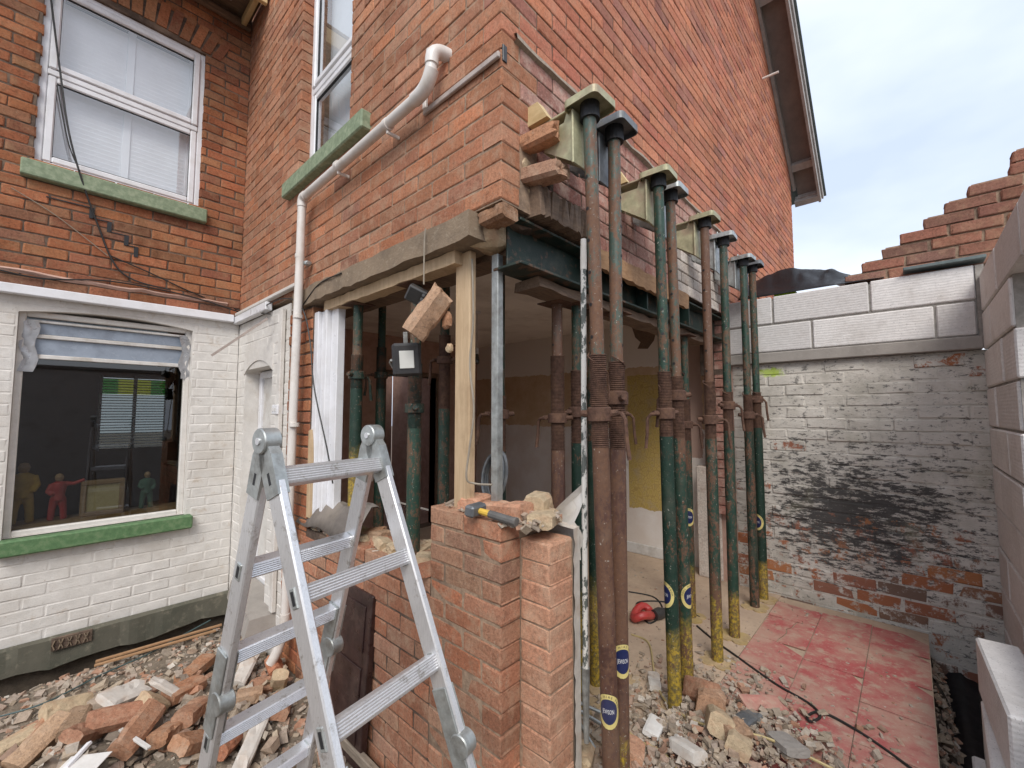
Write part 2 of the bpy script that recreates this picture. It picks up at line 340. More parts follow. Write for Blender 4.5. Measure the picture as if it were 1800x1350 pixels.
def old_wall_mat(name, bare):
    """flaking limewash over brick, sooty tar patches of their own shape; bare: share of brick that shows"""
    m, t, b = newmat(name); g = G(t); p = g.pos((1, 1, 1)); s = g.sep(g.n('ShaderNodeNewGeometry').outputs['Position'])
    c = g.ramp(g.noise(5, 6, .7), [(.3, (.50,.465,.41)), (.7, (.66,.62,.56))])
    c = g.mix(g.ramp(g.noise(2.3, 6, .7), [(.5, 0.0), (.72, .75)]), c, (.30,.28,.23))
    # tar: blotch centred low in the wall, broken up by horizontal streaks
    dy = g.math('DIVIDE', g.math('ADD', s[1], .785), .61); dz = g.math('DIVIDE', g.math('SUBTRACT', s[2], .54), .47)
    rr = g.math('SQRT', g.math('ADD', g.math('MULTIPLY', dy, dy), g.math('MULTIPLY', dz, dz)))
    st = g.noise(13, 7, .78, g.pos((1, .8, 2.8)))
    f = g.math('ADD', g.math('MULTIPLY', g.math('SUBTRACT', 1.25, rr), .15), g.math('SUBTRACT', st, .5))
    c = g.mix(g.ramp(f, [(.06, 0.0), (.12, .92)]), c, (.035,.033,.033))
    c = g.mix(g.ramp(g.noise(20, 7, .75, g.pos((1, 1, 2))), [(.56, 0.0), (.62, .85)]), c, (.09,.085,.08))
    gr = g.noise(3, 5, .6, g.pos((1.3,1,1))); c = g.mix(g.ramp(gr, [(.58, 0.0), (.75, .5)]), c, (.27,.25,.16))
    ny = g.math('DIVIDE', g.math('ADD', s[1], .31), .10); nz_ = g.math('DIVIDE', g.math('SUBTRACT', s[2], 1.60), .045)
    nr = g.math('ADD', g.math('SQRT', g.math('ADD', g.math('MULTIPLY', ny, ny), g.math('MULTIPLY', nz_, nz_))), g.math('MULTIPLY', g.math('SUBTRACT', g.noise(22, 5, .7), .5), 2.4))
    c = g.mix(g.ramp(nr, [(.5, .8), (1.0, 0.0)]), c, (.40,.55,.03))
    if bare:
        rb = g.ramp(g.rand(), [(0, (.38,.14,.06)), (.4, (.29,.115,.07)), (.7, (.18,.12,.09)), (1, (.40,.16,.065))])
        c = g.mix(g.ramp(g.noise(12, 7, .75), [(.60-bare*.3, 0.0), (.66-bare*.25, 1.0)]), c, rb)
    g.l(c, b.inputs['Base Color']); b.inputs['Roughness'].default_value = .9
    h = g.mix(.5, g.noise(34, 6, .8, g.pos((1, 1, 1.8))), g.noise(90, 4, .7)); g.l(g.bump(h, .75, .008), b.inputs['Normal']); return m
M['old_wall'] = old_wall_mat('old_wall', 0); M['old_flaked'] = old_wall_mat('old_flaked', .22); M['old_bare'] = old_wall_mat('old_bare', .72)
M['neon'] = plain_mat('neon', (.42,.62,.02), .8, .3, 30, bump=.3)
def rubble_mat():
    m, t, b = newmat('rubble_mix'); g = G(t)
    c = g.ramp(g.rand(), [(0, (.35,.28,.21)), (.2, (.44,.355,.265)), (.38, (.26,.215,.175)), (.48, (.44,.235,.15)), (.62, (.40,.32,.26)), (.78, (.46,.40,.33)), (.93, (.36,.26,.19)), (1, (.62,.57,.5))])
    c = g.mix(1.0, c, g.ramp(g.noise(60, 5, .7), [(.3, .7), (.7, 1.15)]), 'MULTIPLY')
    c = g.mix(g.ramp(g.noise(4, 4, .6), [(.5, 0.0), (.75, .4)]), c, (.16,.12,.09))
    g.l(c, b.inputs['Base Color']); b.inputs['Roughness'].default_value = .97; b.inputs['Specular IOR Level'].default_value = .2
    g.l(g.bump(g.noise(110, 5, .75), .5, .004), b.inputs['Normal']); return m
M['rubble'] = rubble_mat()
M['plaster_white'] = plain_mat('plaster_white', (.58,.54,.49), .9, .12, 20, (.48,.36,.27), .6, bump=.4, scale2=8)
M['plaster_pink'] = plain_mat('plaster_pink', (.46,.30,.24), .92, .15, 14, (.34,.20,.15), .6, bump=.5, scale2=5)
M['mortar_lump'] = plain_mat('mortar_lump', (.52,.40,.26), .97, .25, 30, (.45,.25,.15), .6, bump=.9, scale2=10, bdist=.008)
M['paper_white'] = plain_mat('paper_white', (.72,.70,.67), .8, .08, 15, (.5,.42,.33), .4, bump=.1)
M['ceiling'] = plain_mat('ceiling', (.84,.79,.73), .9, .06, 3, (.46,.40,.35), .5, bump=.1, scale2=2)
M['red_plastic'] = plain_mat('red_plastic', (.45,.03,.03), .4, .15, 12, (.30,.16,.12), .4, bump=.1)
M['sticker_pale'] = plain_mat('sticker_pale', (.62,.52,.20), .5, .1, 30, bump=0)
M['sticker_navy'] = plain_mat('sticker_navy', (.012,.02,.085), .45, .2, 30, (.10,.09,.10), .3, bump=0)
M['sticker_ink'] = plain_mat('sticker_ink', (.02,.02,.03), .5, .1, 30, bump=0)
M['sticker_white'] = plain_mat('sticker_white', (.72,.72,.72), .5, .05, 30, bump=0)
M['yellow_grip'] = plain_mat('yellow_grip', (.62,.40,.06), .5, .12, 20, (.40,.28,.12), .5, bump=.1)
M['grey_rubber'] = plain_mat('grey_rubber', (.11,.105,.10), .7, .2, 20, (.24,.2,.16), .5, bump=.2)
M['lamp_face'] = plain_mat('lamp_face', (.62,.62,.58), .35, .05, 10, bump=0)
M['soffit'] = plain_mat('soffit', (.20,.165,.15), .8, .12, 10, (.27,.22,.19), .5, bump=.2)
M['barge'] = plain_mat('barge', (.36,.33,.31), .6, .12, 14, (.22,.19,.17), .6, bump=.25, scale2=6)
M['roof_edge'] = plain_mat('roof_edge', (.12,.15,.15), .8, .2, 20, bump=.4)
M['insul'] = plain_mat('insul', (.45,.40,.36), .9, .3, 30, bump=.8)
M['yellow_paper'] = None
def far_wall_mat():
    m, t, b = newmat('stripped_plaster'); g = G(t); s = g.sep(g.n('ShaderNodeNewGeometry').outputs['Position'])
    wob = g.math('MULTIPLY', g.math('SUBTRACT', g.noise(6, 6, .7), .5), .10)
    z = g.math('ADD', s[2], wob); y = g.math('ADD', s[1], wob)
    white = (.76,.70,.63); tan = g.ramp(g.noise(3.5, 6, .7), [(.3, (.48,.32,.19)), (.55, (.58,.42,.27)), (.7, (.64,.50,.36))])
    def band(v, lo, hi): return g.math('MULTIPLY', g.math('GREATER_THAN', v, lo), g.math('LESS_THAN', v, hi))
    c = g.mix(band(z, 1.11, 1.74), white, tan)
    low = g.ramp(g.noise(2.4, 5, .6), [(.4, (.76,.71,.66)), (.6, (.68,.60,.53))]); c = g.mix(g.math('LESS_THAN', z, 1.11), c, low)
    # wallpaper strip, ochre with a repeating medallion print
    w = g.n('ShaderNodeTexVoronoi', feature='DISTANCE_TO_EDGE'); w.inputs['Scale'].default_value = 24; w.inputs['Randomness'].default_value = .9; g.l(g.pos((1,1,.8)), w.inputs['Vector'])
    pap = g.ramp(w.outputs[0], [(.03, (.42,.29,.09)), (.10, (.54,.39,.13)), (.3, (.46,.33,.09))])
    pap = g.mix(g.ramp(g.noise(7, 5, .7), [(.5, 0.0), (.7, .7)]), pap, (.42,.33,.21))
    c = g.mix(g.math('MULTIPLY', band(s[1], .62, 1.06), band(z, .30, 1.66)), c, pap)
    c = g.mix(g.math('MULTIPLY', band(y, .3, .58), band(z, .85, 1.97)), c, (.45,.31,.25))
    g.l(c, b.inputs['Base Color']); b.inputs['Roughness'].default_value = .95; g.l(g.bump(g.noise(40, 5, .7), .4, .004), b.inputs['Normal']); return m
M['far_wall'] = far_wall_mat()

# ------------------------------------------------------------------ bricks
def brick_mesh(L, H, D, r, rough=1.0, e=.0055, seed=0):
    """face brick in its own frame: u along, v up, front at w=0, back at w=-D (local x=u, y=w, z=v)"""
    q = random.Random(seed)
    us = [0, min(e*1.6, L*.3), L - min(e*1.6, L*.3), L]; vz = [0, e, H-e, H]
    vs = []; ring = []
    for j in range(4):
        for i in range(4):
            edge = i in (0,3) or j in (0,3); cor = i in (0,3) and j in (0,3)
            u = us[i]; v = vz[j]; k = rough*.0016
            u += q.uniform(-1,1)*k*(1 if i in (0,3) else 1.6); v += q.uniform(-1,1)*k*(1 if j in (0,3) else 1.5)
            w = (-r*(1.8 if cor else 1)*q.uniform(.5,1.6)) if edge else q.uniform(-.0015,.002)*rough
            vs.append((u, w, v))
    fs = [(j*4+i, j*4+i+1, j*4+i+5, j*4+i+4) for j in range(3) for i in range(3)]
    ring = [0,1,2,3,7,11,15,14,13,12,8,4]
    b = len(vs)
    for k in ring: vs.append((vs[k][0], -D, vs[k][2]))
    fs += [(ring[(k+1)%12], ring[k], b+k, b+(k+1)%12) for k in range(12)]
    fs.append(tuple(b + k for k in range(12)))
    return np.array(vs), fs
BVAR = {}
def variants(kind, mat, D=.1025, r=.0022, rough=1.0, n=8):
    key = (kind, mat, D, r, rough)
    if key not in BVAR:
        out = []
        L = {'s': .215, 'h': .1025}[kind]
        for i in range(n):
            vs, fs = brick_mesh(L, .0665, D, r, rough, seed=hash((kind, i)) % 9999 if False else i*17 + (3 if kind == 's' else 500))
            me = bpy.data.meshes.new('brick'); me.from_pydata(vs.tolist(), [], fs); me.materials.append(M[mat]); me.update()
            out.append((me, vs, fs))
        BVAR[key] = out
    return BVAR[key]
def wall_frame(O, U, Nn):
    """matrix taking brick frame (u, w, v) to world"""
    O, U, Nn = Vector(O), Vector(U), Vector(Nn)
    m = Matrix.Identity(4)
    for i in range(3): m[i][0] = U[i]; m[i][1] = Nn[i]; m[i][2] = (0,0,1)[i]; m[i][3] = O[i]
    return m
def lay(u0, u1, z0, z1, ch, phase=0, holes=(), joint=.010, quoin0=False, skip=None, bl=.225):
    """stretcher bond rectangles (ua, ub, za, zb, row); holes: (ua,ub,za,zb)"""
    out = []; n = int(round((z1-z0)/ch))
    for k in range(n):
        za = z0 + k*ch; zc = za + ch/2
        even = (k + phase) % 2 == 0
        edges = [u0]
        first = (0 if even else bl/2) if not quoin0 else (0 if even else bl/2)
        if first: edges.append(u0 + first)
        while edges[-1] + bl < u1 - .03: edges.append(edges[-1] + bl)
        edges.append(u1)
        if quoin0 and not even: edges = edges[1:]        # the neighbouring wall's brick fills the corner
        for a, b in zip(edges[:-1], edges[1:]):
            segs = [(a, b - joint if b < u1 - 1e-6 else b)]
            for (ha, hb, hza, hzb) in holes:
                if not (hza < zc < hzb): continue
                nx = []
                for (p, q) in segs:
                    if q <= ha or p >= hb: nx.append((p, q)); continue
                    if p < ha: nx.append((p, ha))
                    if q > hb: nx.append((hb, q))
                segs = nx
            for p, q in segs:
                if q - p > .028 and not (skip and skip((p+q)/2, zc, k)): out.append((p, q, za, za + ch - joint, k))
    return out
def place_bricks(rects, Fm, parent, matfn, D=.1025, limit=300, r=.0022, rough=1.0, jit=.0015, tilt=.004, restname='brickwork'):
    q = random.Random(len(rects)*31 + 5)
    score = []
    for i, (a, b, za, zb, k) in enumerate(rects):
        P = proj(Fm @ Vector(((a+b)/2, 0, (za+zb)/2))); s = 0
        if P and -10 < P[0] < 1810 and -10 < P[1] < 1360:
            c = [proj(Fm @ Vector(x)) for x in ((a,0,za),(b,0,za),(b,0,zb),(a,0,zb))]
            if all(c): s = abs(sum(c[j][0]*c[(j+1)%4][1] - c[(j+1)%4][0]*c[j][1] for j in range(4)))/2
        score.append((s, i))
    top = {i for s, i in sorted(score, reverse=True)[:limit] if s > 60}
    batches = {}
    for i, (a, b, za, zb, k) in enumerate(rects):
        Lb = b - a; mat = matfn((a+b)/2, (za+zb)/2, q)
        kind = 's' if Lb > .16 else 'h'
        me, vs, fs = q.choice(variants(kind, mat, D, r, rough))
        base = .215 if kind == 's' else .1025
        ou, ow, ov = q.uniform(-jit, jit), q.uniform(-jit*1.4, jit*1.4), q.uniform(-jit, jit)
        Mx = Fm @ Matrix.Translation((a + ou, ow, za + ov)) @ Matrix.Rotation(q.uniform(-tilt, tilt), 4, 'Y') @ Matrix.Diagonal((Lb/base, 1, (zb-za)/.0665, 1))
        if i in top:
            o = bpy.data.objects.new('brick', me); COL.objects.link(o); o.parent = parent; o.matrix_basis = Mx
        else:
            A = np.array(Mx); w = vs @ A[:3,:3].T + A[:3,3]
            batches.setdefault(mat, [[], []]); B = batches[mat]
            off = sum(len(x) for x in B[0]); B[0].append(w); B[1] += [tuple(j + off for j in f) for f in fs]
    if batches:
        mb = MB(); mats = []
        for mi, (mat, (V, F)) in enumerate(batches.items()):
            mb.add(np.concatenate(V).tolist(), F, mi); mats.append(M[mat])
        o = mb.build(restname, mats, parent); o['kind'] = 'stuff'
def sheet_holes(name, mat, Fm, u0, u1, z0, z1, w0, w1, holes, parent=None):
    """slab (front w0, back w1) with rectangular holes, in a wall frame"""
    us = sorted({u0, u1, *[h[i] for h in holes for i in (0,1) if u0 < h[i] < u1]}); zs = sorted({z0, z1, *[h[i] for h in holes for i in (2,3) if z0 < h[i] < z1]})
    solid = lambda i, j: 0 <= i < len(us)-1 and 0 <= j < len(zs)-1 and not any(h[0] <= (us[i]+us[i+1])/2 <= h[1] and h[2] <= (zs[j]+zs[j+1])/2 <= h[3] for h in holes)
    mb = MB(); P = lambda u, w, v: Fm @ Vector((u, w, v))
    for i in range(len(us)-1):
        for j in range(len(zs)-1):
            if not solid(i, j): continue
            a, b, c, d = us[i], us[i+1], zs[j], zs[j+1]
            mb.add([P(a,w0,c),P(b,w0,c),P(b,w0,d),P(a,w0,d)], [(0,1,2,3)]); mb.add([P(a,w1,c),P(a,w1,d),P(b,w1,d),P(b,w1,c)], [(0,1,2,3)])
            if not solid(i-1,j): mb.add([P(a,w0,c),P(a,w0,d),P(a,w1,d),P(a,w1,c)], [(0,1,2,3)])
            if not solid(i+1,j): mb.add([P(b,w0,c),P(b,w1,c),P(b,w1,d),P(b,w0,d)], [(0,1,2,3)])
            if not solid(i,j-1): mb.add([P(a,w0,c),P(a,w1,c),P(b,w1,c),P(b,w0,c)], [(0,1,2,3)])
            if not solid(i,j+1): mb.add([P(a,w0,d),P(b,w0,d),P(b,w1,d),P(a,w1,d)], [(0,1,2,3)])
    return mb.build(name, mat, parent)

# ------------------------------------------------------------------ ground and floors
FL = -.15      # level of the room and extension floor
def fbm(x, y, s, o=4): return mnoise.fractal((x*s, y*s, 3.7), 1.0, 2.0, o)
def yard_z(x, y):
    z = -.45 + .05*fbm(x, y, 1.6) + .022*fbm(x, y, 9, 3)
    z += .13*math.exp(-(((x+.75)/.75)**2 + ((y-1.75)/.55)**2))
    z -= .20*max(0, min(1, (y-2.98)/.20))*max(.35, min(1, (x+1.9)/.9))
    return z
mb = MB(); mb.box((-60,-60,-1.2), (60,60,-.95)); tag(mb.build('ground', M['ground']), kind='structure', label='bare earth ground under the whole plot')
mb = MB(); nx, ny = 150, 220; X0, X1, Y0, Y1 = -3.2, .02, -1.7, 3.30
vs = [(X0+(X1-X0)*i/nx, Y0+(Y1-Y0)*j/ny, 0) for j in range(ny+1) for i in range(nx+1)]
vs = [(x, y, yard_z(x, y)) for x, y, _ in vs]
mb.add(vs, [(j*(nx+1)+i, j*(nx+1)+i+1, (j+1)*(nx+1)+i+1, (j+1)*(nx+1)+i) for j in range(ny) for i in range(nx)])
tag(mb.build('yard_ground', M['ground'], smooth=True), kind='structure', label='rubble strewn earth of the yard beside the white wall')
# dusty concrete slab, inside the room and along the props
mb = MB(); mb.box((.02,-.318,-.30), (3.05,3.44,FL)); mb.box((.02,-1.146,-.30), (2.80,-.3185,FL-.006))
tag(mb.build('floor_slab', M['dust_floor']), kind='structure', label='dusty concrete floor slab under the steel props')
# red floor tiles: thin squares, broken and lifted here and there
tiles = empty('red_floor', (1.5,-.8,-.15), kind='structure', label='broken red vinyl floor tiles on the slab')
xs = [.47,.83,1.185,1.54,1.90,2.28,2.676]; ysr = [-1.144,-.874,-.60,-.321]
q = random.Random(11)
for i in range(len(xs)-1):
    for j in range(len(ysr)-1):
        a, b = xs[i] + (0 if j % 2 else .11)*(i > 0), xs[i+1] + (0 if j % 2 else .11)*(i < len(xs)-2)
        c, d = ysr[j], ysr[j+1]
        crop = q.random() < .3
        poly = [(a+.002,c+.002),(b-.002,c+.002),(b-.002,d-.002),(a+.002,d-.002)]
        if crop:
            k = q.uniform(.03,.09); poly = [(a+.002,c+.002),(b-.002-k,c+.002),(b-.002,c+k*q.uniform(.6,1.6)),(b-.002,d-.002),(a+.002,d-.002)]
        cx, cy = (a+b)/2, (c+d)/2; tx, ty = q.uniform(-.012,.012), q.uniform(-.012,.012); lift = .0015 + abs(tx)*(b-a)/2 + abs(ty)*(d-c)/2
        pieces = [(poly, 0.0)]
        if not crop and q.random() < .5:
            n_ = 7; t0, t1 = q.uniform(.25,.75), q.uniform(.25,.75)
            cut = [(a + .002 + (b-a-.004)*k/n_, c + (d-c)*(t0 + (t1-t0)*k/n_) + (q.uniform(-.018,.018) if 0 < k < n_ else 0)) for k in range(n_+1)]
            gp = q.uniform(.0015,.004); up = q.uniform(.001,.005)
            pieces = [([(a+.002,c+.002),(b-.002,c+.002)] + [(u, v-gp) for u, v in cut[::-1]], 0.0), ([(u, v+gp) for u, v in cut] + [(b-.002,d-.002),(a+.002,d-.002)], up)]
        for pp, up in pieces:
            MB().prism(pp, lambda u,v,w: Vector((u, v, FL - .006 + lift + up + (u-cx)*tx + (v-cy)*ty*(1 + 3*(up > 0)) + w)), 0, .004).build('tile', M['red_tile'], tiles)
# trench along the block wall
mb = MB(); n = 40
for i in range(n):
    pass
sec = [(-1.147,-.27), (-1.165,-.33), (-1.21,-.44), (-1.27,-.66), (-1.34,-.78), (-1.42,-.80), (-1.50,-.78)]
rows = []
for i in range(61):
    x = -.6 + 3.6*i/60
    rows.append([(x + .02*fbm(y*9, x*3, 3), y + .035*fbm(x*5, y*7+z*5, 1.3), z + .03*fbm(x*7, y*9, 1.9)) for y, z in sec[:7]])
for i in range(60):
    for j in range(6):
        mb.add([rows[i][j], rows[i+1][j], rows[i+1][j+1], rows[i][j+1]], [(0,1,2,3)])
tag(mb.build('trench', M['earth'], smooth=True), kind='structure', label='narrow earth trench beside the block wall')
mb = MB()
tp = [at(1650,1128,2,-.33), at(1680,1160,2,-.38), at(1690,1210,2,-.42), at(1698,1280,2,-.46), at(1712,1355,2,-.49), at(1730,1450,2,-.50)]
vs = []
for i, P in enumerate(tp):
    for k in range(9):
        a = k/8 - .5; wv = .10 + .025*math.sin(i*1.7)
        vs.append((P.x + .02*math.sin(k*2.1+i), P.y + a*wv*2, P.z + .05*(1-(2*a)**2) + .03*fbm(k*.7, i*1.3, 1.0)))
mb.add(vs, [(i*9+k, i*9+k+1, (i+1)*9+k+1, (i+1)*9+k) for i in range(len(tp)-1) for k in range(8)])
o = mb.build('damp_proof_membrane', M['polythene'], smooth=True); o.modifiers.new('thick', 'SOLIDIFY').thickness = .003
tag(o, 'crumpled black plastic membrane lying in the trench', 'membrane')

# ------------------------------------------------------------------ house
CH = .0765
house = empty('house', (0,0,0), 'red brick house with painted ground floor and an opened up corner', 'house')
FA = wall_frame((0,0,0), (0,1,0), (-1,0,0)); FB = wall_frame((0,0,0), (1,0,0), (0,-1,0)); FR = wall_frame((0,3.3,0), (1,0,0), (0,-1,0))
ZB = 2.107
# side wall (upper part), corner at y=0
hA = [(1.27,2.04,2.955,5.0)]
side = sheet_holes('side_wall', M['mortar_light'], FA, .004, 3.34, 2.099, 5.5, -.0040, -.22, [(1.255,2.055,2.94,5.0)], house); WLOC[side] = Vector()
rA = lay(0, 3.325, ZB, ZB + 44*CH, CH, 0, hA, .007, quoin0=True)
rA = [x for x in rA if not (x[4] == 0 and False)]
place_bricks(rA, FA, side, lambda u, z, q: 'brick_side', limit=300)
# gable wall; the masonry below the old roof line is dusty pink, ragged beside the corner
def rake(x): return 4.70 + .826*(6.15 - x) if x > 2.6 else 7.63 - .826*(2.6-x)
def skipB(u, z, k):
    if z > rake(u) - .03: return True
    if u > .14 and u < .30 and z < 2.42: return True
    if u > .14 and u < .30 and 2.49 < z < 2.57: return True
    if u < .62 and u > .14 and z < 2.19: return True
    return False
rB = lay(0, 6.03, ZB, ZB + 72*CH, CH, 1, [], .007, quoin0=True, skip=skipB)
mb = MB()
poly = [(.008,2.46),(.31,2.46),(.31,2.22),(.62,2.22),(.62,2.105),(2.75,2.105),(2.75,1.6),(6.025,1.6),(6.025,rake(6.025)-.02),(2.6,7.6),(.008,5.45)]
mb.prism(poly, lambda u,v,w: Vector((u,w,v)), .0045, .22)
gable = mb.build('gable_wall', M['mortar_dark'], house); WLOC[gable] = Vector()
rB = [(a, min(b,.108), za, zb, k) if (a < .01 and za < 2.42) else (a, b, za, zb, k) for a, b, za, zb, k in rB]
rB2 = lay(2.75, 6.03, ZB - 22*CH, ZB, CH, 1, [], .009)
def matB(u, z, q):
    if z < 2.80 and u < 2.9:
        if 1.62 < u < 2.6 and z < 2.5 + .1*math.sin(u*7): return 'brick_white'
        if u > .115: return 'brick_pink'
        return 'brick_side' if u < .12 else 'brick_pink'
    return 'brick_gable'
place_bricks(rB + rB2, FB, gable, matB, limit=300, jit=.001)
# mortar fillet of the vanished lean-to roof
mb = MB(); pts = []
for i in range(60):
    x = .07 + 2.75*i/59
    if i % 17 in (8,): continue
    h = .020 + .007*fbm(x*9, 1, 1); d = .020 + .010*fbm(x*7, 5, 1)
    pts.append((x, h, d))
for (x, h, d), (x2, h2, d2) in zip(pts[:-1], pts[1:]):
    mb.add([(x,.003,2.785),(x2,.003,2.785),(x2,-d2,2.792),(x,-d,2.792),(x,-d*.8,2.792+h),(x2,-d2*.8,2.792+h2),(x2,.003,2.80+h2),(x,.003,2.80+h)], [(0,3,2,1),(3,4,5,2),(4,7,6,5)])
mb.build('roof_flashing', M['wood_grey'], gable)
# rear wall: painted below the gutter band, red above
hR_up = [(-1.29,-.34,3.02,4.42)]; hR_lo = [(-1.31,-.34,.44,2.01)]
rear = sheet_holes('rear_wall', M['mortar_dark'], FR, -3.0, .05, 2.08, 5.0, -.005, -.22, [(-1.30,-.33,3.02,4.43)], house); WLOC[rear] = Vector()
def crackskip(u, z, k): return (-1.42 < u < -.21 and 4.42 <= z <= 4.66)
rR = lay(-3.0, 0, 2.14, 2.14 + 36*CH, CH, 0, hR_up, .008, skip=crackskip)
place_bricks(rR, FR, rear, lambda u, z, q: 'brick_rear', limit=300, jit=.002, r=.004)
mb = MB()
# soldier arch over the upper window
for i in range(15):
    u = -1.38 + i*.077; c = -.815; lean = (u + .035 - c)*.16; zb = 4.432 + .05*(1 - ((u + .035 - c)/.55)**2)
    B = MB(); B.prism([(u,zb),(u+.066,zb),(u+.066+lean,zb+.215),(u+lean,zb+.215)], lambda a,b,w: Vector((a,3.3+w,b)), -.004 - rng.uniform(0,.003), .1)
    B.build('arch_brick', M['brick_rear'], rear)
# stepped crack below the upper window: open black joint
mb = MB(); cp = [(-1.22,2.80),(-1.0,2.80),(-.98,2.725),(-.90,2.725),(-.88,2.65),(-.80,2.65),(-.78,2.575),(-.74,2.575),(-.72,2.50)]
for (a, z), (b, z2) in zip(cp[:-1], cp[1:]):
    mb.box((min(a,b)-.003, 3.2945, min(z,z2)-.0035), (max(a,b)+.003, 3.2985, max(z,z2)+.0035))
mb.build('crack', M['gasket'], rear)
painted = sheet_holes('painted_wall', M['painted'], FR, -3.0, 0, -.28, 2.09, -.0022, -.22, hR_lo, house); WLOC[painted] = Vector()
rP = lay(-3.0, 0, -.27, -.27 + 31*CH, CH, 1, [(-1.315,-.335,.42,2.02)], .005)
place_bricks(rP, FR, painted, lambda u, z, q: 'painted', limit=300, jit=.0008, r=.0022, rough=1.0)
mb = MB()
for i in range(60):
    x = -3.0 + 3.0*i/60; x2 = x + .05; f = lambda t: .045 + .022*fbm(t*3, 2, 1); g2 = lambda t: -.455 + .035*fbm(t*4, 9, 1)
    for (p, pp) in (((x, x2)),):
        mb.add([(p,3.3-.02,-.255),(pp,3.3-.02,-.255),(pp,3.3-f(pp),-.275),(p,3.3-f(p),-.275),(p,3.3-f(p),g2(p)),(pp,3.3-f(pp),g2(pp)),(pp,3.36,g2(pp)+.01),(p,3.36,g2(p)+.01)], [(0,3,2,1),(3,4,5,2),(4,7,6,5)])
pl = mb.build('plinth', M['cement'], house, smooth=True)
MB().box((-3.0,3.335,-.9),(.0,3.40,-.40)).build('footing', M['earth'], house)
# air brick in the plinth
a, b = -1.05, -.85
mb = MB(); mb.box((a,3.3-.062,-.345),(b,3.3-.03,-.268)); vent = mb.build('air_brick', M['mortar_dark'], house); WLOC[vent] = Vector()
for k in range(9):
    u = a + .012 + k*.0205; s = 1 if k % 2 else -1
    MB().prism([(u,-.335),(u+.006,-.335),(u+.006+.010*s,-.306),(u+.006,-.277),(u,-.277),(u+.010*s,-.306)], lambda p,r_,w: Vector((p,3.3-.071+w,r_)), 0, .012).build('grille_bar', M['lintel_conc'], vent)
# gutter band (painted timber) along the rear wall, and along the side wall to the corner
mb = MB(); mb.bbox((-3.0,3.23,2.072),(-.06,3.29,2.138),.006); mb.build('fascia_band', M['upvc'], house)
mb = MB(); mb.bbox((-.055,2.45,2.060),(-.004,3.29,2.125),.006); mb.build('fascia_band', M['upvc'], house)
mb = MB(); mb.bbox((-.045,1.86,2.135),(-.006,3.28,2.165),.006); mb.build('painted_batten', M['painted'], house)
mb = MB()
for i in range(40):
    x = -3.0 + 2.9*i/40; x2 = x + 2.9/40; h = lambda t: 2.235 + .018*fbm(t*6, 3, 1); d = lambda t: .016 + .010*fbm(t*8, 7, 1)
    mb.add([(x,3.30,h(x)+.014),(x2,3.30,h(x2)+.014),(x2,3.30-d(x2),h(x2)),(x,3.30-d(x),h(x)),(x,3.30,h(x)-.018),(x2,3.30,h(x2)-.018)], [(0,3,2,1),(3,4,5,2)])
mb.build('mortar_fillet', M['plaster_pink'], house)

# --- windows
def frame_rect(mb, Fm, u0, u1, z0, z1, t, w0, w1, r=.006):
    P = lambda a, b, c, d: mb.bbox((a, min(w0,w1), c), (b, max(w0,w1), d), r, Fm)
    P(u0, u0+t, z0, z1); P(u1-t, u1, z0, z1); P(u0+t, u1-t, z0, z0+t); P(u0+t, u1-t, z1-t, z1)
def casement(part, Fm, u0, u1, z0, z1, tr, depth, fr=.065, sash=.045, glass='glass'):
    """outer frame, transom, two sashes with panes; depth: how far the frame sits behind the wall face"""
    mb = MB(); frame_rect(mb, Fm, u0, u1, z0, z1, fr*.7, -depth, -depth-.06); mb.bbox((u0+fr*.7,-depth-.055,tr-.022),(u1-fr*.7,-depth+.006,tr+.022),.005,Fm)
    mb.build('frame', M['upvc'], part)
    for (a, b, pr) in ((z0+fr*.7, tr-.022, .004), (tr+.022, z1-fr*.7, .016)):
        mb = MB(); frame_rect(mb, Fm, u0+fr*.7+.002, u1-fr*.7-.002, a+.002, b-.002, sash, -depth+pr, -depth-.045, .008); mb.build('sash', M['upvc'], part)
        k = fr*.7 + sash
        mb = MB(); frame_rect(mb, Fm, u0+k-.001, u1-k+.001, a+sash+.001, b-sash-.001, .006, -depth-.004, -depth-.02, .001); mb.build('gasket', M['gasket'], part)
        mb = MB(); mb.add([Fm @ Vector(p) for p in ((u0+k,-depth-.012,a+sash),(u1-k,-depth-.012,a+sash),(u1-k,-depth-.012,b-sash),(u0+k,-depth-.012,b-sash))], [(0,1,2,3)]); mb.build('pane', M[glass], part)
w1 = empty('window', (0,0,0), label='white framed upper window with closed slatted shutters', parent=house)
casement(w1, FR, -1.303, -.327, 3.022, 4.435, 3.735, .03, glass='glass_up')
for k in range(36):      # shutter slats behind the glass
    z = 3.10 + k*.0355
    for (a, b) in ((-1.20,-.84), (-.79,-.43)):
        MB().bbox((a,-.004,-.021),(b,.004,.021),.002,FR @ Matrix.Translation((0,-.14,z)) @ Matrix.Rotation(R(-14),4,'X')).build('slat', M['blind'], w1)
mb = MB()
for a, b in ((-1.25,-1.20),(-.84,-.79),(-.43,-.38)): mb.bbox((a,-.165,3.05),(b,-.125,4.40),.003,FR)
mb.build('shutter_frame', M['blind'], w1)
mb = MB(); mb.bbox((-1.35,-.05,2.905),(-.288,.055,3.022),.008,FR); mb.build('sill', M['sill_green'], w1)
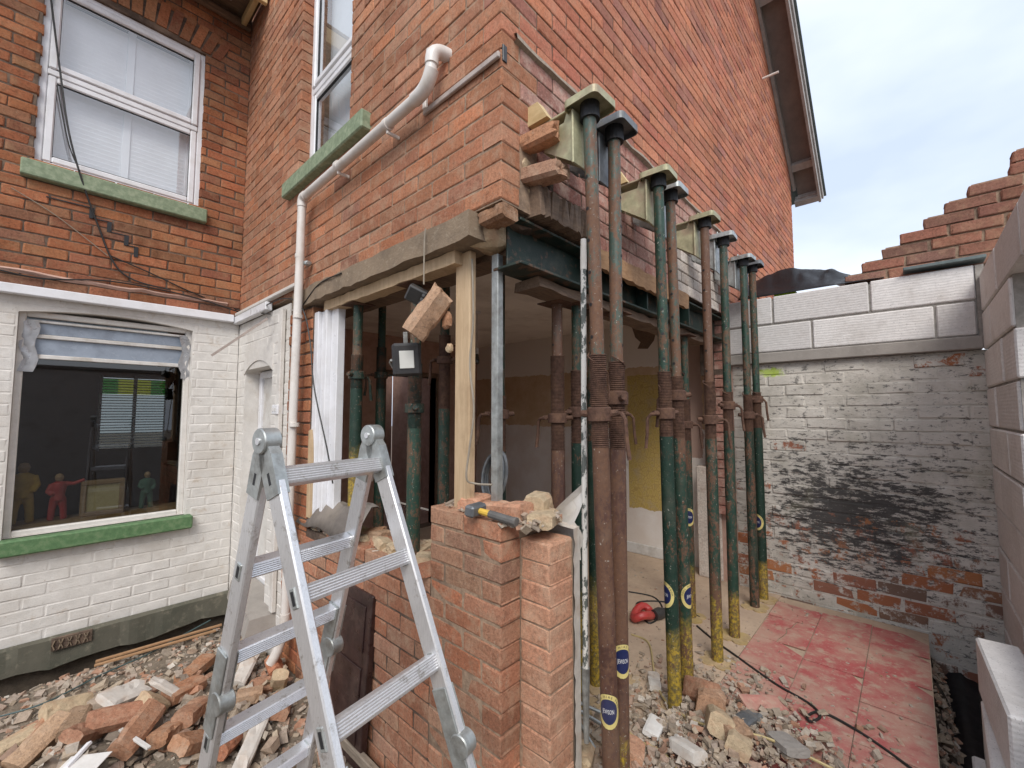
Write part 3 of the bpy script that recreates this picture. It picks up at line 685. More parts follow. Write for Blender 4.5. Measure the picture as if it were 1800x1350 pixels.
# lower window: one big pane, taped-over top light, ledge inside
w2 = empty('window', (0,0,0), label='large ground floor window with taped glazing film across its top', parent=house)
mb = MB(); frame_rect(mb, FR, -1.312, -.338, .437, 1.985, .04, -.05, -.11); mb.build('frame', M['painted'], w2)
mb = MB(); mb.add([FR @ Vector(p) for p in ((-1.272,-.085,.477),(-.378,-.085,.477),(-.378,-.085,1.945),(-1.272,-.085,1.945))], [(0,1,2,3)]); mb.build('pane', M['glass'], w2)
for z, h in ((1.91,.018),(1.80,.028),(1.655,.030)):
    mb = MB(); mb.bbox((-1.272,-.084,z),(-.378,-.058,z+h),.004,FR); mb.build('glazing_bar', M['upvc_dirty'], w2)
M['film'] = plain_mat('film', (.26,.30,.36), .22, .15, 6, (.12,.13,.15), .6, bump=.1, scale2=4)
for a, b in ((1.832,1.908),(1.687,1.798)):
    mb = MB(); mb.box((-1.270,-.0835,a),(-.380,-.080,b),FR); mb.build('film', M['film'], w2)
M['tape'] = plain_mat('tape', (.36,.36,.37), .35, .2, 12, metal=.3, bump=.3)
for sx, a, b in ((-1,-1.29,-1.215),(1,-.41,-.345)):
    mb = MB(); vs = []
    for i in range(9):
        for j in range(5):
            t = i/8; vs.append(FR @ Vector((a+(b-a)*j/4 + .012*math.sin(i*1.3+sx), -.047 + .010*math.sin(i*2.1+j*1.7), 1.56+.36*t)))
    mb.add(vs, [(i*5+j,i*5+j+1,(i+1)*5+j+1,(i+1)*5+j) for i in range(8) for j in range(4)]); mb.build('tape', M['tape'], w2, smooth=True)
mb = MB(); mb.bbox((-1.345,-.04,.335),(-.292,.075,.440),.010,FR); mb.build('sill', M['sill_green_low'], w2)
# segmental head of the lower opening
mb = MB(); poly = [(-1.315,2.03)] + [(-1.315 + .98*i/12, 1.965 + .045*(1-((i-6)/6)**2)) for i in range(13)] + [(-.335,2.03)]
mb.prism(poly, lambda u,v,w: FR @ Vector((u,w,v)), -.002, -.2); mb.build('arch_head', M['painted'], w2)
# side wall window
w3 = empty('window', (0,0,0), label='narrow white upper window in the side wall', parent=house)
casement(w3, FA, 1.262, 2.048, 2.96, 4.98, 3.62, .075, glass='glass_side')
mb = MB(); mb.bbox((1.02,-.06,2.845),(2.20,.055,2.955),.008,FA); mb.build('sill', M['sill_green'], w3)
mb = MB(); mb.box((1.20,-.22,2.90),(2.1,-.215,5.0),FA); mb.build('curtain', M['blind'], w3)
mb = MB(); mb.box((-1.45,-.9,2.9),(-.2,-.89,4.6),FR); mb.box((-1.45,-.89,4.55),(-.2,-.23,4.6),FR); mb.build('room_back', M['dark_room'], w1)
# --- eaves of the rear wall, soffit boards gone
eav = empty('eaves', (0,0,0), label='opened eaves with bare battens and loose insulation', parent=house)
for (a, b, m) in (((-3.0,2.80,4.80),(-.02,2.84,4.95),'wood_new'), ((-3.0,3.25,4.845),(-.02,3.29,4.90),'wood_old')):
    mb = MB(); mb.bbox(a, b, .004); mb.build('fascia_board', M[m], eav)
for x in (-2.5,-2.0,-1.5,-1.0,-.55,-.08):
    mb = MB(); mb.bbox((x-.02,2.842,4.85),(x+.02,3.248,4.92),.003); mb.build('rafter', M['wood_new'], eav)
mb = MB(); mb.box((-3.0,2.80,4.96),(-.01,3.5,4.99)); mb.build('roof_board', M['wood_old'], eav)
mb = MB()
for i in range(16):
    for j in range(8): pass
vs = [(-.50+.30*i/10, 2.88+.3*j/8, 4.955 - .05*max(0,fbm(i*.5,j*.5,.9)+.6)*math.sin(math.pi*i/10)*math.sin(math.pi*j/8)) for j in range(9) for i in range(11)]
mb.add(vs, [(j*11+i,(j+1)*11+i,(j+1)*11+i+1,j*11+i+1) for j in range(8) for i in range(10)]); mb.build('insulation', M['insul'], eav, smooth=True)
# --- verge of the gable
vg = empty('roof', (0,0,0), label='projecting boarded verge of the gable roof', parent=house)
rk = Vector((.771,0,-.637)); rn = Vector((.637,0,.771)); P0 = Vector((6.15,0,4.70))
def RK(s, y, n): return P0 + rk*s + rn*n + Vector((0,y,0))
def rbox(s0, s1, y0, y1, n0, n1, name, m):
    mb = MB(); mb.add([RK(s,y,n) for s in (s0,s1) for y in (y0,y1) for n in (n0,n1)], [(0,1,3,2),(4,6,7,5),(0,4,5,1),(2,3,7,6),(0,2,6,4),(1,5,7,3)]); return mb.build(name, M[m], vg)
S0, S1 = -4.7, .38
rbox(S0, .12, -.002, -.035, -.13, .0, 'wall_board', 'barge')
rbox(S0, S1-.03, -.036, -.285, -.01, .012, 'soffit_board', 'soffit')
rbox(S0, S1, -.286, -.315, -.17, .06, 'bargeboard', 'barge')
rbox(S0, S1+.02, -.316, -.335, -.06, .045, 'bargeboard_cap', 'barge')
rbox(S0, S1+.05, -.36, .3, .062, .09, 'roof_tiles', 'roof_edge')
for s in (-3.9,-2.35,-1.75+.0,-.25,.26): 
    if s == -1.75: continue
    rbox(s, s+.10, -.036, -.284, -.10, -.012, 'lookout_block', 'barge')
rbox(.28, .36, -.0, -.285, -.17, -.005, 'end_box', 'barge')
mb = MB(); mb.tube([(4.485,.02,5.27),(4.485,-.17,5.262)], .013, 8); mb.build('overflow_pipe', M['pipe_white'], house, smooth=True)
# --- ground floor of the side wall, left of the opening: painted pier with arched doorway, raw brick jamb
hD = [(2.42,3.08,-.12,1.64)]
lowp = sheet_holes('painted_wall', M['painted'], FA, 2.10, 3.297, -.5, 2.06, -.0022, -.22, [(2.425,3.075,-.12,1.64)], house); WLOC[lowp] = Vector()
rL = lay(2.10, 3.29, -.27-3*CH, -.27 + 30*CH, CH, 0, [(2.42,3.08,-.12,1.72)], .005)
place_bricks(rL, FA, lowp, lambda u, z, q: 'painted', limit=200, jit=.0008, r=.0022, rough=1.0)
mb = MB(); poly = [(2.405,1.80)] + [(2.405 + .69*i/12, 1.60 + .10*(1-((i-6)/6)**2)) for i in range(13)] + [(3.095,1.80)]
mb.prism(poly, lambda u,v,w: FA @ Vector((u,w,v)), .006, -.2); mb.build('door_arch', M['painted'], lowp)
dr = empty('door', (0,0,0), label='white panelled door in the arched recess', parent=house)
mb = MB(); frame_rect(mb, FA, 2.43, 3.07, -.13, 1.63, .06, -.11, -.17); mb.build('frame', M['upvc'], dr)
mb = MB(); mb.bbox((2.49,-.17,-.07),(3.01,-.13,1.57),.004,FA)
dl = mb.build('leaf', M['upvc_dirty'], dr)
mb = MB(); mb.bbox((2.44,-.06,-.12),(2.475,-.02,1.62),.003,FA); mb.build('door_bead', M['wood_old'], dr)
mb = MB(); mb.bbox((2.16,.006,-.1),(2.22,.035,2.03),.004,FA); mb.build('painted_strip', M['painted'], lowp)
# doorstep
vs = [(x + .012*fbm(x*9,y*9,1), y, z) for x, y, z in ((-.16,2.18,-.11),(.1,2.18,-.11),(.1,3.05,-.10),(-.05,3.05,-.10),(-.20,2.16,-.22),(.1,2.16,-.24),(.1,3.05,-.24),(-.07,3.07,-.24))]
mb = MB(); mb.add(vs, [(0,1,2,3),(4,7,6,5),(0,4,5,1),(3,2,6,7),(0,3,7,4)]); mb.build('doorstep', M['concrete'], house)
jamb = sheet_holes('brick_jamb', M['mortar_dark'], FA, 1.72, 2.098, -.5, 2.0, -.008, -.22, [], house); WLOC[jamb] = Vector()
rJ = lay(1.72, 2.098, -.47, -.47 + 32*CH, CH, 0, [], .010)
place_bricks(rJ, FA, jamb, lambda u, z, q: 'brick_rear', limit=100, jit=.0025, r=.005)
# uPVC jamb of the removed window
wj = empty('window_jamb', (0,0,0), label='white plastic jamb left from the removed window', parent=house)
for a, b, w0_, w1_, z0_ in ((1.655,1.715,-.012,-.05,.62),(1.585,1.653,-.035,-.09,.62),(1.55,1.583,-.02,-.085,.60),(1.46,1.548,-.05,-.10,.62)):
    mb = MB(); mb.bbox((a,w1_,z0_),(b,w0_,1.93),.004,FA); mb.build('profile', M['upvc'], wj)
mb = MB(); mb.prism([(1.66,.62),(1.716,.62),(1.716,1.16),(1.69,1.17),(1.672,1.10),(1.66,1.0)], lambda u,v,w: FA @ Vector((u,w,v)), .003, -.011); mb.build('bare_timber', M['wood_cream'], wj)
# --- lintels and beam over the opening
def rough_bar(a, b, n=24, amp=.006, M_=None, seed=1):
    """long bar along y with uneven arrises"""
    mb = MB(); q = random.Random(seed); rows = []
    for i in range(n+1):
        y = a[1] + (b[1]-a[1])*i/n; row = []
        for (x, z) in ((a[0],a[2]),(b[0],a[2]),(b[0],b[2]),(a[0],b[2])):
            row.append((x + q.uniform(-amp,amp), y + q.uniform(-amp,amp), z + q.uniform(-amp,amp)))
        rows.append(row)
    vs = [p for r_ in rows for p in r_]
    fs = [(i*4+k, i*4+(k+1)%4, (i+1)*4+(k+1)%4, (i+1)*4+k) for i in range(n) for k in range(4)] + [(3,2,1,0),(n*4,n*4+1,n*4+2,n*4+3)]
    return mb.add(vs, fs)
tag(rough_bar((-.035,.14,1.985),(.16,1.98,2.095)).build('concrete_lintel', M['lintel_conc']), 'weathered concrete lintel over the side opening', 'lintel')
tag(rough_bar((.02,.30,1.925),(.10,1.60,1.983), amp=.003, seed=4).build('timber_lintel', M['wood_cream']), 'cream timber window head under the concrete lintel', 'timber')
tag(rough_bar((.172,.13,1.96),(.30,1.98,2.09), amp=.004, seed=6).build('inner_lintel', M['wood_old']), 'dark inner timber lintel behind the concrete one', 'timber')
sb = empty('steel_beam', (.08,.05,1.9), 'green painted steel beam over the opened corner', 'beam')
bx0, bx1, bz0, bz1 = .125, 2.74, 1.885, 2.078
for nm, a, b in (('bottom_flange',(bx0,.012,bz0),(bx1,.172,bz0+.012)),('top_flange',(bx0,.012,bz1-.012),(bx1,.172,bz1)),('web',(bx0+.002,.088,bz0+.0125),(bx1,.098,bz1-.0125))):
    mb = MB(); mb.bbox(a, b, .002); mb.build(nm, M['beam_green'], sb)
for x in (1.28,1.95):
    mb = MB(); mb.bbox((x,.014,bz0+.0125),(x+.012,.087,bz1-.0125),.002); mb.build('stiffener', M['beam_green'], sb)
def barx(a, b, seed, amp, n=26):
    m0 = rough_bar((a[1],a[0],a[2]),(b[1],b[0],b[2]), n, amp, seed=seed); m0.v = [(y, x, z) for x, y, z in m0.v]; m0.f = [tuple(reversed(f)) for f in m0.f]; return m0
tag(barx((.17,-.045,2.095),(.60,.17,2.215), 8, .010).build('bearer', M['wood_old']), 'charred short timber bearer over the end of the steel beam', 'timber')
tag(barx((.64,-.022,1.998),(1.86,.006,2.098), 12, .005).build('wall_plate', M['wood_lath']), 'long split brown timber plate in front of the steel beam', 'timber')
tag(barx((.30,.06,1.835),(2.5,.20,1.88), 14, .006).build('packing_plank', M['wood_old']), 'dark packing plank under the steel beam', 'timber')
# lumps of broken masonry around the corner
def chunk(name, c, size, mat, label=None, cat=None, group=None, rot=(0,0,0), seed=0, parent=None, sub=1):
    q = random.Random(seed)
    import bmesh
    bm = bmesh.new(); bmesh.ops.create_icosphere(bm, subdivisions=sub+1, radius=1)
    for v in bm.verts:
        d = v.co.copy(); k = 1 + .28*mnoise.noise(d*1.7 + Vector((seed*3.1,0,0))) + q.uniform(-.07,.07)
        v.co = Vector((d.x*size[0], d.y*size[1], d.z*size[2])) * k
        for i in range(3):     # squared-off lump
            v.co[i] = max(-size[i]*.82, min(size[i]*.82, v.co[i]))
    me = bpy.data.meshes.new(name); bm.to_mesh(me); bm.free(); me.materials.append(M[mat])
    o = link(name, me, parent, Vector(c) - (WLOC[parent] if parent is not None else Vector())); o.rotation_euler = rot; WLOC[o] = Vector(c)
    return tag(o, label, cat, group)
def brick_obj(name, c, size, mat, rot, seed, label=None, cat='brick', group=None, broken=True, parent=None):
    """single loose brick with worn arrises; broken: one end snapped off unevenly"""
    q = random.Random(seed); lx, ly, lz = [s/2 for s in size]; n = 9; m = 16; rows = []
    off = Vector((seed*1.37, seed*.71, 0)); pw = 16.0
    tilt_a, tilt_b = q.uniform(-.5,.5), q.uniform(-.5,.5)
    for i in range(n):
        t = -1 + 2*i/(n-1); row = []
        for k in range(m):
            a = 2*math.pi*(k + .5)/m; ca, sa = math.cos(a), math.sin(a)
            rr = (abs(ca)**pw + abs(sa)**pw)**(-1/pw); y, z = rr*ca, rr*sa; x = t
            if broken and i > n-4: x += (tilt_a*y + tilt_b*z)*.22*(i-n+4)/3 + .22*mnoise.noise(Vector((y*1.6, z*1.6, 0)) + off)*(i-n+4)/3
            e = 1 - (.05 if i in (0, n-1) else 0)
            P = Vector((x*lx, y*ly*e, z*lz*e)); d = mnoise.noise(P*28 + off)*.0020 + mnoise.noise(P*90 + off)*.0014
            if mnoise.noise(P*13 + off) > .36: d -= .007
            row.append(P + Vector((0, y, z)).normalized()*d)
        rows.append(row)
    vs = [p for r_ in rows for p in r_]; fs = [(i*m+(k+1)%m, i*m+k, (i+1)*m+k, (i+1)*m+(k+1)%m) for i in range(n-1) for k in range(m)]
    for i, sg in ((0,1),(n-1,-1)):       # end caps: inner ring and centre
        cen = sum((p for p in rows[i]), Vector())/m; b0 = len(vs)
        for p in rows[i]: vs.append(cen + (p-cen)*.5 + Vector((mnoise.noise(p*40 + off)*(.012 if broken and i else .002), 0, 0)))
        vs.append(cen + Vector((q.uniform(-.01,.01) if broken and i else 0, 0, 0)))
        for k in range(m):
            a, b, c2, d2 = i*m+k, i*m+(k+1)%m, b0+(k+1)%m, b0+k
            fs.append((a,b,c2,d2) if sg > 0 else (b,a,d2,c2)); fs.append((b0+m, b0+k, b0+(k+1)%m) if sg < 0 else (b0+m, b0+(k+1)%m, b0+k))
    o = MB().add(vs, fs).build(name, M[mat], None); o.location = c; o.rotation_euler = rot; WLOC[o] = Vector(c)
    return tag(o, label, cat, group)
brick_obj('loose_brick', (.155,-.03,2.385), (.23,.085,.068), 'brick_loose', (R(3),R(-2),R(-84)), 21, 'broken brick jutting from the corner, the upper of two')
brick_obj('loose_brick', (.165,-.03,2.245), (.25,.085,.072), 'brick_loose', (R(-4),R(3),R(-80)), 22, 'broken brick jutting from the corner, the lower of two')
brick_obj('loose_brick', (.052,.066,2.066), (.125,.10,.066), 'brick_loose', (0,R(4),R(92)), 23, 'half brick hanging under the corner beside the lintel end')
chunk('mortar_lump', (.16,.04,2.30), (.05,.05,.05), 'mortar_lump', 'pale mortar lump between the two jutting corner bricks', 'mortar', seed=3)
chunk('mortar_lump', (.22,.05,2.20), (.09,.06,.045), 'mortar_lump', 'dark mortar lump over the steel beam end', 'mortar', seed=5)
mb = MB(); mb.box((.11,.10,2.16),(.62,.2,2.56)); mb.build('inner_leaf', M['mortar_dark'], house)
mb = MB(); mb.bbox((.004,-.004,2.665),(.028,.01,2.735),.002); mb.build('lead_strip', M['black_plastic'], house)

# ------------------------------------------------------------------ interior
tag(MB().box((.225,.225,2.196),(3.2,3.6,2.26)).box((.225,.14,2.10),(3.2,.2245,2.26)).build('ceiling', M['ceiling']), kind='structure', label='cracked plaster ceiling of the opened room')
tag(MB().box((3.005,.0,FL),(3.2,3.6,2.195)).build('room_wall', M['far_wall']), kind='structure', label='stripped plaster wall of the opened room')
FK = wall_frame((0,3.40,0), (1,0,0), (0,-1,0))
o = sheet_holes('back_room_wall', M['plaster_pink'], FK, .23, 3.004, FL, 2.195, 0, -.12, [(1.55,2.28,FL-.01,1.72)]); tag(o, kind='structure', label='back wall of the opened room with a dark doorway')
tag(MB().box((.2,3.525,-.2),(2.7,5.2,-.155)).box((.2,5.2,-.2),(2.75,5.25,2.3)).box((.205,3.525,-.15),(.21,5.2,2.2)).box((2.76,3.525,-.15),(2.8,5.2,2.2)).box((.2,3.61,2.2),(2.8,4.7,2.25)).build('hallway', M['plaster_pink']), kind='structure', label='hallway beyond the room doorway, far roof left open for daylight')  # roof stops short: unseen gap added so daylight brightens hallway and room
mb = MB(); frame_rect(mb, FK, 1.49, 2.34, -.20, 1.78, .06, .02, -.13); tag(mb.build('door_frame', M['wood_old']), 'dark timber door frame in the back room wall', 'door frame')
tag(MB().bbox((2.98,.66,-.149),(3.003,3.3,-.05),.004).build('skirting_board', M['upvc_dirty']), 'white skirting board along the stripped plaster wall', 'skirting')
tag(MB().box((.225,1.75,FL),(.235,3.4,2.19)).build('inner_side_wall', M['plaster_pink']), kind='structure', label='inner face of the side wall')
tag(MB().box((2.82,-.02,FL),(3.2,.22,1.88)).build('jamb_plaster', M['plaster_pink']), kind='structure', label='pink plastered jamb at the end of the opening')
mb = MB(); mb.bbox((2.80,.10,FL),(2.98,.30,.80),.006); tag(mb.build('jamb_stub', M['brick_white']), 'whitewashed stub of wall at the foot of the jamb', 'wall stub')
# hole in the ceiling corner: torn plaster flap
o = MB().prism([(.71,2.193),(1.0,2.193),(.957,2.06),(.90,2.005),(.935,1.94),(.823,1.928),(.756,2.005),(.723,2.118)], lambda u,v,w: Vector((3.004-w,u,v)), 0, .003).build('torn_patch', M['wood_old']); tag(o, 'ragged dark hole torn in the plaster below the ceiling', 'hole')
# pendant lamp
pb = empty('pendant_lamp', (1.475,1.739,2.196), 'bare bulb on a short flex below the room ceiling', 'lamp')
MB().tube([(1.475,1.739,2.196),(1.475,1.739,2.179)], .035, 14).build('ceiling_rose', M['upvc'], pb, smooth=True)
MB().tube([(1.475,1.739,2.185),(1.48,1.744,2.028),(1.475,1.739,1.861)], .004, 6).build('flex', M['upvc_dirty'], pb)
MB().tube([(1.475,1.739,1.861),(1.475,1.739,1.805)], .016, 10).build('lamp_holder', M['upvc_dirty'], pb, smooth=True)
MB().tube([(1.475,1.739,1.805),(1.475,1.739,1.788),(1.475,1.739,1.749),(1.475,1.739,1.721),(1.475,1.739,1.712)], [.013,.016,.026,.02,.004], 12).build('bulb', M['glass'], pb, smooth=True)
# room behind the lower window
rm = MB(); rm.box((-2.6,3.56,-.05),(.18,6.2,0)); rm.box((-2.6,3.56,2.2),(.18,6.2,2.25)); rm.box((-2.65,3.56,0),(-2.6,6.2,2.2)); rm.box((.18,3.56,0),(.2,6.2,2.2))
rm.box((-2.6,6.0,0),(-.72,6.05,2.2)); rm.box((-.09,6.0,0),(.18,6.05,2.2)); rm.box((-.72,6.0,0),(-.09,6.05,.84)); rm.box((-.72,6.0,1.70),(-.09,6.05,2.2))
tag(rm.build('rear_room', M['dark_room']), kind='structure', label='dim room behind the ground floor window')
bw = empty('far_window', (-.4,5.98,.84), 'bright far window with a slatted blind seen through the room', 'window')
for k in range(26):
    MB().bbox((-.72,-.011,-.0012),(-.09,.011,.0012),.0005,Matrix.Translation((0,5.97,.86+.033*k)) @ Matrix.Rotation(R(28),4,'X')).build('slat', M['blind'], bw)
mb = MB(); mb.bbox((-.73,5.985,.82),(-.70,6.03,1.72),.003); mb.bbox((-.11,5.985,.82),(-.08,6.03,1.72),.003); mb.bbox((-.42,5.985,.82),(-.385,6.03,1.72),.003); mb.build('frame', M['upvc'], bw)
M['green_glass'] = glass_mat('green_glass', (.02,.12,.02), .04); M['yellow_glass'] = glass_mat('yellow_glass', (.26,.25,.03), .04); M['dimming_glass'] = glass_mat('dimming_glass', (.42,.44,.45), .04)
MB().add([(-.70,6.04,.84),(-.10,6.04,.84),(-.10,6.04,1.495),(-.70,6.04,1.495)], [(0,1,2,3)]).build('dimming_pane', M['dimming_glass'], bw)  # grey pane added to cut the daylight coming through the far window
for a, b, m in ((-.70,-.56,'green_glass'),(-.56,-.42,'yellow_glass'),(-.385,-.25,'yellow_glass'),(-.25,-.11,'green_glass')):
    MB().add([(a,6.02,1.50),(b,6.02,1.50),(b,6.02,1.69),(a,6.02,1.69)], [(0,1,2,3)]).build('coloured_pane', M[m], bw)
# window-ledge ornaments
tag(MB().box((-1.33,3.40,.43),(-.33,3.62,.50)).build('window_ledge', M['wood_lath']), 'timber window ledge inside the ground floor window', 'ledge')
def figure(x, y, z, h, mat, label, armdir, head='wood_lath'):
    f = empty('figurine', (x,y,z), label, 'figurine')
    import bmesh
    mb = MB(); s = h
    P = lambda a, b, c: (x+a*s, y+b*s, z+c*s)
    mb.tube([P(-.10,0,.0),P(-.09,0,.22),P(-.055,0,.47)], [.055*s,.06*s,.075*s], 10); mb.tube([P(.10,0,.0),P(.09,0,.22),P(.055,0,.47)], [.055*s,.06*s,.075*s], 10)
    mb.tube([P(0,0,.42),P(0,0,.55),P(0,0,.70),P(0,0,.80),P(0,0,.84)], [.12*s,.105*s,.13*s,.115*s,.05*s], 12)
    mb.tube([P(.10,0,.78),P(.10+.13*armdir,-.03,.76),P(.10+.30*armdir,-.08,.84)] if armdir else [P(.12,0,.78),P(.17,-.02,.62),P(.12,-.10,.52)], [.05*s,.042*s,.035*s], 8)
    mb.tube([P(-.11,0,.78),P(-.17,-.02,.62),P(-.10,-.12,.56)], [.05*s,.042*s,.035*s], 8)
    o = mb.build('body', M[mat], f, smooth=True); rm_ = o.modifiers.new('blend', 'REMESH'); rm_.mode = 'VOXEL'; rm_.voxel_size = .012*s*1.6; rm_.use_smooth_shade = True
    MB().tube([P(0,-.01,.83),P(0,-.012,.86),P(0,-.015,.93),P(0,-.01,.99),P(0,0,1.0)], [.03*s,.06*s,.075*s,.05*s,.01*s], 12).build('head', M[head], f, smooth=True)
figure(-1.06,3.47,.501,.33,'red_plastic','small red figurine with a raised arm on the window ledge',1)
M['yellow_cloth'] = plain_mat('yellow_cloth', (.50,.28,.03), .7, .15, 20); M['green_cloth'] = plain_mat('green_cloth', (.05,.12,.08), .7, .15, 20)
figure(-1.235,3.50,.501,.42,'yellow_cloth','small yellow figurine at the end of the window ledge',0)
figure(-.56,3.50,.501,.29,'green_cloth','small dark green figurine on the window ledge',0)
bxo = empty('wooden_box', (-.83,3.46,.50), 'small wooden box with a recessed panel on the window ledge', 'box')
for a, b in (((-.945,3.44,.501),(-.70,3.52,.53)),((-.945,3.44,.73),(-.70,3.52,.76)),((-.945,3.44,.531),(-.915,3.52,.729)),((-.73,3.44,.531),(-.70,3.52,.729))):
    MB().bbox(a, b, .003).build('side', M['wood_lath'], bxo)
MB().box((-.914,3.452,.532),(-.731,3.46,.728)).build('panel', M['wood_new'], bxo)

# ------------------------------------------------------------------ half-demolished wall: pier at the corner and low wall
dw = empty('demolished_wall', (0,0,-.47), 'half demolished brick wall with a taller corner pier', 'wall')
Z0 = -.47; ph = .075
def part_empty(name, label, parent): 
    e = empty(name, (0,0,0), label=label, parent=parent); e.location = -WLOC[parent]; WLOC[e] = Vector(); return e
low = part_empty('low_section', 'low brick section with a broken mortar topped edge', dw)
MB().box((.0045,.425,-.6),(.215,1.80,.545)).build('core', M['mortar_dark'], low)
rW = lay(.427, 1.80, Z0, Z0 + 14*ph, ph, 0, [(1.45,1.80,.48,.6)], .009)
place_bricks(rW, FA, low, lambda u, z, q: 'brick_pier', limit=200, jit=.002, r=.0025, rough=1.4)
pier = part_empty('pier', 'tall corner pier with dusty orange brick and plaster on its end', dw)
MB().box((.0028,.008,-.6),(.26,.42,.835)).build('core', M['mortar_light'], pier); MB().box((.1065,-.1385,-.6),(.255,.007,.79)).build('core', M['mortar_light'], pier)
rQ = lay(0, .423, Z0, Z0 + 18*ph, ph, 0, [], .008, quoin0=False)
# quoin pattern: alternate full and half brick at the corner
rQ = []
for k in range(18):
    za = Z0 + k*ph
    ed = [0,.2125,.423] if k % 2 else [0,.108,.333,.423]
    for a, b in zip(ed[:-1], ed[1:]): rQ.append((a, b - (.009 if b < .42 else 0), za, za + ph - .009, k))
place_bricks(rQ, FA, pier, lambda u, z, q: 'brick_pier', limit=200, jit=.0015, r=.0022, rough=1.5)
FS = wall_frame((.103,0,0), (0,1,0), (-1,0,0)); FT = wall_frame((0,-.142,0), (1,0,0), (0,-1,0))
rS = [(-.142, -.004, Z0 + k*ph, Z0 + (k+1)*ph - .004, k) for k in range(17)]
place_bricks(rS, FS, pier, lambda u, z, q: 'brick_stub', D=.14, limit=100, jit=.0012, r=.0028, rough=1.4)
vs = [(.258 + .010*fbm(z*9, y*9, 1), y, z) for z in np.linspace(-.47,.82,40) for y in (-.139,.1)]
mb = MB()
prof = [(.252 + .016*fbm(i*.9, 4, 1), -.47 + 1.30*i/44) for i in range(45)]
for (x, z), (x2, z2) in zip(prof[:-1], prof[1:]):
    mb.add([(x,-.147,z),(.300,-.140,z),(.300,-.140,z2),(x2,-.147,z2)], [(0,1,2,3)]); mb.add([(.300,-.140,z),(.300,.06,z),(.300,.06,z2),(.300,-.140,z2)], [(0,1,2,3)])
mb.add([(prof[-1][0],-.147,.83),(.3,-.14,.83),(.3,.06,.84),(.25,.06,.84)], [(0,1,2,3)])
mb.build('plaster_edge', M['plaster_white'], pier)
# broken top of the pier and of the low wall: lumps of mortar and brick bonded to it
q = random.Random(5)
for i in range(9):
    x, y = q.uniform(.10,.18), q.uniform(.10,.32)
    chunk('mortar_bed', (x, y, .838 + q.uniform(-.004,.012)), (q.uniform(.05,.09), q.uniform(.05,.09), .028), 'mortar_lump', rot=(q.uniform(-.1,.1),q.uniform(-.1,.1),q.uniform(0,3)), seed=i+40, parent=pier)
for i, (x, y, z, s, rz, m) in enumerate(((.13,.10,.885,(.215,.10,.065),1.62,'brick_stub'), (.19,-.05,.865,(.20,.10,.06),.5,'mortar_lump'), (.24,.02,.90,(.12,.10,.09),.3,'mortar_lump'), (.12,.27,.89,(.13,.10,.065),.2,'brick_stub'))):
    o = brick_obj('top_brick', (x,y,z), s, m, (0,R(q.uniform(-6,6)),rz), 60+i, cat=None); o.parent = pier
for i in range(34):
    y = q.uniform(.45,1.75); x = q.uniform(.04,.20)
    chunk('mortar_bed', (x, y, .55 + q.uniform(-.01,.03)), (q.uniform(.03,.07), q.uniform(.03,.08), q.uniform(.012,.03)), q.choice(['mortar_lump','mortar_lump','brick_loose']), rot=(q.uniform(-.2,.2),q.uniform(-.2,.2),q.uniform(0,3)), seed=i+80, parent=low)
for i in range(12):
    y = q.uniform(.45,1.2); x = q.uniform(.03,.20)
    o = brick_obj('top_brick', (x, y, .575 + q.uniform(0,.03)), (q.uniform(.09,.16), .09, .05), q.choice(['brick_pier','brick_loose','mortar_lump']), (q.uniform(-.3,.3),q.uniform(-.3,.3),q.uniform(0,3)), 700+i, cat=None); o.parent = low
# torn lining paper on the pier end
mb = MB(); vs = []
for i in range(9):
    for j in range(4):
        t = i/8; vs.append((.300 + .028*math.sin(i*1.1+j*.8)*(.4+t) + .01*j, -.146 + .05*j + .012*math.sin(i*2.0), .70 + .30*t - .05*j*t))
mb.add(vs, [(i*4+j,i*4+j+1,(i+1)*4+j+1,(i+1)*4+j) for i in range(8) for j in range(3)])
o = mb.build('torn_lining', M['paper_white'], smooth=True); tag(o, 'torn white wall lining curling off the pier end', 'wall lining')
# lump hammer on the pier
hm = empty('lump_hammer', tuple(at(860,905,2,.90)), 'lump hammer with yellow and grey handle lying on the pier', 'hammer')
h0 = at(836,896,2,.905); h1 = at(908,918,2,.885); d = (h1-h0).normalized(); sdv = Vector((-d.y,d.x,0)).normalized(); upv = d.cross(sdv)*-1
def fr(c, x, y, z):
    m = Matrix.Identity(4)
    for i in range(3): m[i][0]=x[i]; m[i][1]=y[i]; m[i][2]=z[i]; m[i][3]=c[i]
    return m
MB().bbox((-.022,-.045,-.022),(.022,.045,.022),.008,fr(h0, d, sdv, upv)).build('head', M['zinc_grey'], hm)
MB().tube([h0, h0 + d*.07], [.011,.013], 10).build('shaft', M['yellow_grip'], hm, smooth=True)
MB().tube([h0 + d*.068, h0 + d*.09, h1 - d*.02, h1], [.014,.015,.015,.017], 10).build('grip', M['grey_rubber'], hm, smooth=True)

